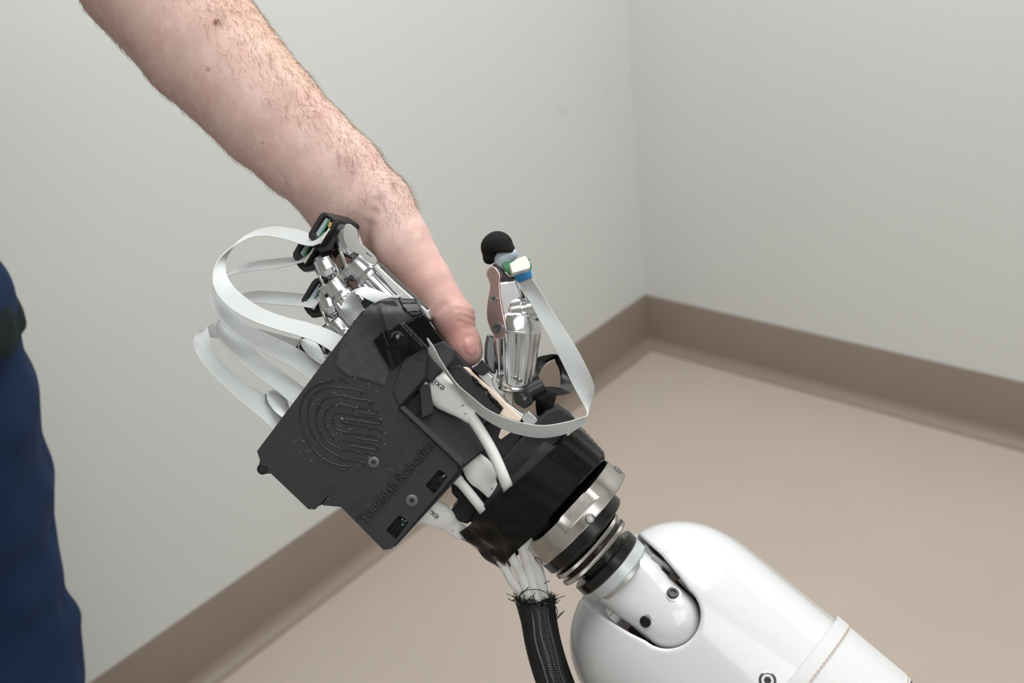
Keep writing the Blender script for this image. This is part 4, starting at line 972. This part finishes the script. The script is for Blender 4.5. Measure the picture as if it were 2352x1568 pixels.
# thumbnail, laid on the skin
nail_px = [(1063, 806), (1060, 790), (1063, 777), (1075, 771), (1088, 771), (1094, 783), (1099, 802), (1104, 822), (1102, 831), (1090, 828), (1075, 820)]
def nz_(x, y): return surf_z(armf, x, y, 140, -120)
P = np.array(nail_px, float); cen = P.mean(0); vs, fs = [], []; rings = 7
for i in range(rings + 1):
    for q in spline(np.concatenate([P, P[:1]]), 41)[:-1]:
        x, y = cen + (q - cen) * i / rings; x = min(x, 1101 + (y - 800) * .05)
        vs.append(U(x, y, nz_(x, y) + (2.6 if i < rings - 1 else (1.8 if i < rings else -1.5))))
for i in range(rings):
    for j in range(40): fs.append([i * 40 + j, i * 40 + (j + 1) % 40, (i + 1) * 40 + (j + 1) % 40, (i + 1) * 40 + j])
nv = np.array(vs)
for _ in range(7):   # smooth
    nb = nv.reshape(rings + 1, 40, 3); nb[1:-1] = (nb[1:-1] * 2 + nb[:-2] + nb[2:] + np.roll(nb, 1, 1)[1:-1] + np.roll(nb, -1, 1)[1:-1]) / 6; nv = nb.reshape(-1, 3)
nv[:40] = nv[40:80].mean(0)
M_nail = mat('thumbnail', (214, 158, 154), .28, spec=.5)
part('thumbnail', (nv, fs), M_nail, person, sharp=0, label='pink thumbnail')
part('nail_edge', tube(spline([nv[(rings - 1) * 40 + j] + V(0, 0, .6) for j in range(0, 40)], 60)[24:52], 1.0, 6), mat('nail_rim', (238, 214, 200), .4), person)

# hair of the forearm
g3 = np.stack([armf(gv + np.eye(3)[i] * 2, False) - armf(gv - np.eye(3)[i] * 2, False) for i in range(3)], 1); g3 /= np.linalg.norm(g3, axis=1)[:, None] + 1e-9
cand = np.where((gv[:, 2] > -230) & (pyv < 530) & (pyv > -120) & (pxv + pyv < 1430) & (pxv > 100))[0]
axd = nz(U(772, 408, -74) - U(463, 97, -125)); hv, hf = [], []
def hairs(n, wfun, r, lmin, lmax):
    w = np.array([wfun(i) for i in cand]); w = w / w.sum(); ids = rng.choice(cand, n, p=w); gs = []
    for i in ids:
        n_ = g3[i]; tang = axd - n_ * (axd @ n_); side = np.cross(n_, axd)
        d = nz(nz(tang) * .9 + side * random.gauss(.25, .45) + n_ * random.uniform(.12, .5)); l = random.uniform(lmin, lmax); b = gv[i] + V(random.uniform(-2, 2), random.uniform(-2, 2), 0)
        c = side * random.gauss(0, .25)
        pts = [b - n_ * 1.5, b + d * l * .5 + c * l * .12, b + nz(d - n_ * .25 + c) * l]
        gs.append(tube(pts, [r, r * .8, r * .25], 3))
    return join(*gs)
upper = lambda i: .06 + np.clip((sdv[i] + 20) / 90, 0, 1) ** 1.5 + .5 * (g3[i][2] < .25) + .3 * math.exp(-((pxv[i] - 890) ** 2 + (pyv[i] - 440) ** 2) / 2600)
M_hair = mat('arm_hair', (150, 118, 94), .5, spec=.4)
part('arm_hair', hairs(5200, upper, .27, 14, 40), M_hair, person, sharp=0, kind='stuff', label='fine brown hair on the forearm')

# clothes
def n3(p, s, seed):
    q = p * s + seed; return np.sin(q[:, 0] + 1.7 * np.sin(q[:, 1])) * np.sin(q[:, 1] * 1.1 + 1.3 * np.sin(q[:, 2])) * np.sin(q[:, 2] * .9 + np.sin(q[:, 0]))
edge = [(26, 735), (70, 865), (96, 1050), (126, 1230), (160, 1380), (178, 1480), (184, 1568)]
leg = []
for x, y in edge:
    z = -1200 - (y - 735) * .95; h = W(U(x, y, z)); r = np.interp(h[2], [.45, .6, .8, .93], [.075, .08, .092, .10]); leg.append((h - left * r, r))
c_low = leg[-1][0]; foot = c_low.copy(); foot[2] = .1; foot = foot + left * .02
legs = leg + [(foot, .07)]
def jeansf(p):
    d = None
    for (a, ra), (b, rb) in zip(legs[:-1], legs[1:]): e = rc(p, a, b, ra, rb); d = e if d is None else smin(d, e, .02)
    off = left * -.2
    for (a, ra), (b, rb) in zip(legs[:-1], legs[1:]): d = smin(d, rc(p, a + off, b + off, ra, rb), .03)
    d = smin(d, rc(p, legs[0][0] + UPV * .06 - left * .0, legs[0][0] + off + UPV * .06, .105, .105), .04)
    d = np.maximum(d, -(p[:, 2] - .06)); d = np.maximum(d, p[:, 2] - (legs[0][0][2] + .18))
    return d - .005 * n3(p, 22, 1.0) - .0035 * n3(p * V(1, 1, .6), 55, 4.0)
ja = np.array([l[0] for l in legs] + [l[0] - left * .2 for l in legs]); lo = ja.min(0) - .16; hi = ja.max(0) + .16; lo[2] = .03
def denim():
    m = mat('denim', (28, 48, 82), .85, var=.35, vscale=14, bump=.5, bscale=1500, spec=.2); return m
part('jeans', sdf_mesh(jeansf, lo, hi, .0075), denim(), person, world_space=True, label='dark blue denim jeans')
hem_z = E0[2] - .0
def shirtf(p):
    d = smin(rc(p, WL(0, -.05, .92), WL(0, .05, .92), .135, .135), rc(p, WL(0, 0, .98), WL(.01, 0, 1.2), .145, .14), .08)
    d = smin(d, rc(p, WL(0, -.1, 1.38), WL(0, .1, 1.38), .118, .118), .12)
    se = sh + (elbow - sh) * .72; d = smin(d, rc(p, sh, se, .075, .068), .05)
    d = smin(d, rc(p, WL(0, -.19, 1.43), WL(-.02, -.25, 1.2), .075, .068), .05)
    d = np.maximum(d, hem_z - .005 - p[:, 2] + .012 * np.sin(p[:, 0] * 40)); d = np.maximum(d, p[:, 2] - 1.51)
    return d - .006 * n3(p, 18, 2.0) - .005 * n3(p, 40, 7.0)
bb = np.array([WL(a, b, 0) for a in (-.3, .3) for b in (-.4, .3)] + [elbow]); lo = bb.min(0) - .1; hi = bb.max(0) + .1; lo[2] = .8; hi[2] = 1.62
part('shirt', sdf_mesh(shirtf, lo, hi, .008), mat('dark_shirt', (28, 36, 40), .85, bump=.4, bscale=900, spec=.2), person, world_space=True, label='dark grey green shirt')
for s in (0, 1):
    f0 = foot - left * .2 * s
    part('shoe', sdf_mesh(lambda p: np.maximum(smin(rc(p, V(*f0[:2], .045), V(*f0[:2], .04) + fwd * .16, .052, .045), rc(p, V(*f0[:2], .1), V(*f0[:2], .06), .05, .05), .03), -p[:, 2]), V(*f0[:2], 0) - V(.3, .3, .01), V(*f0[:2], 0) + V(.3, .3, .2), .008), mat('shoe_leather', (40, 36, 34), .5), person, world_space=True)
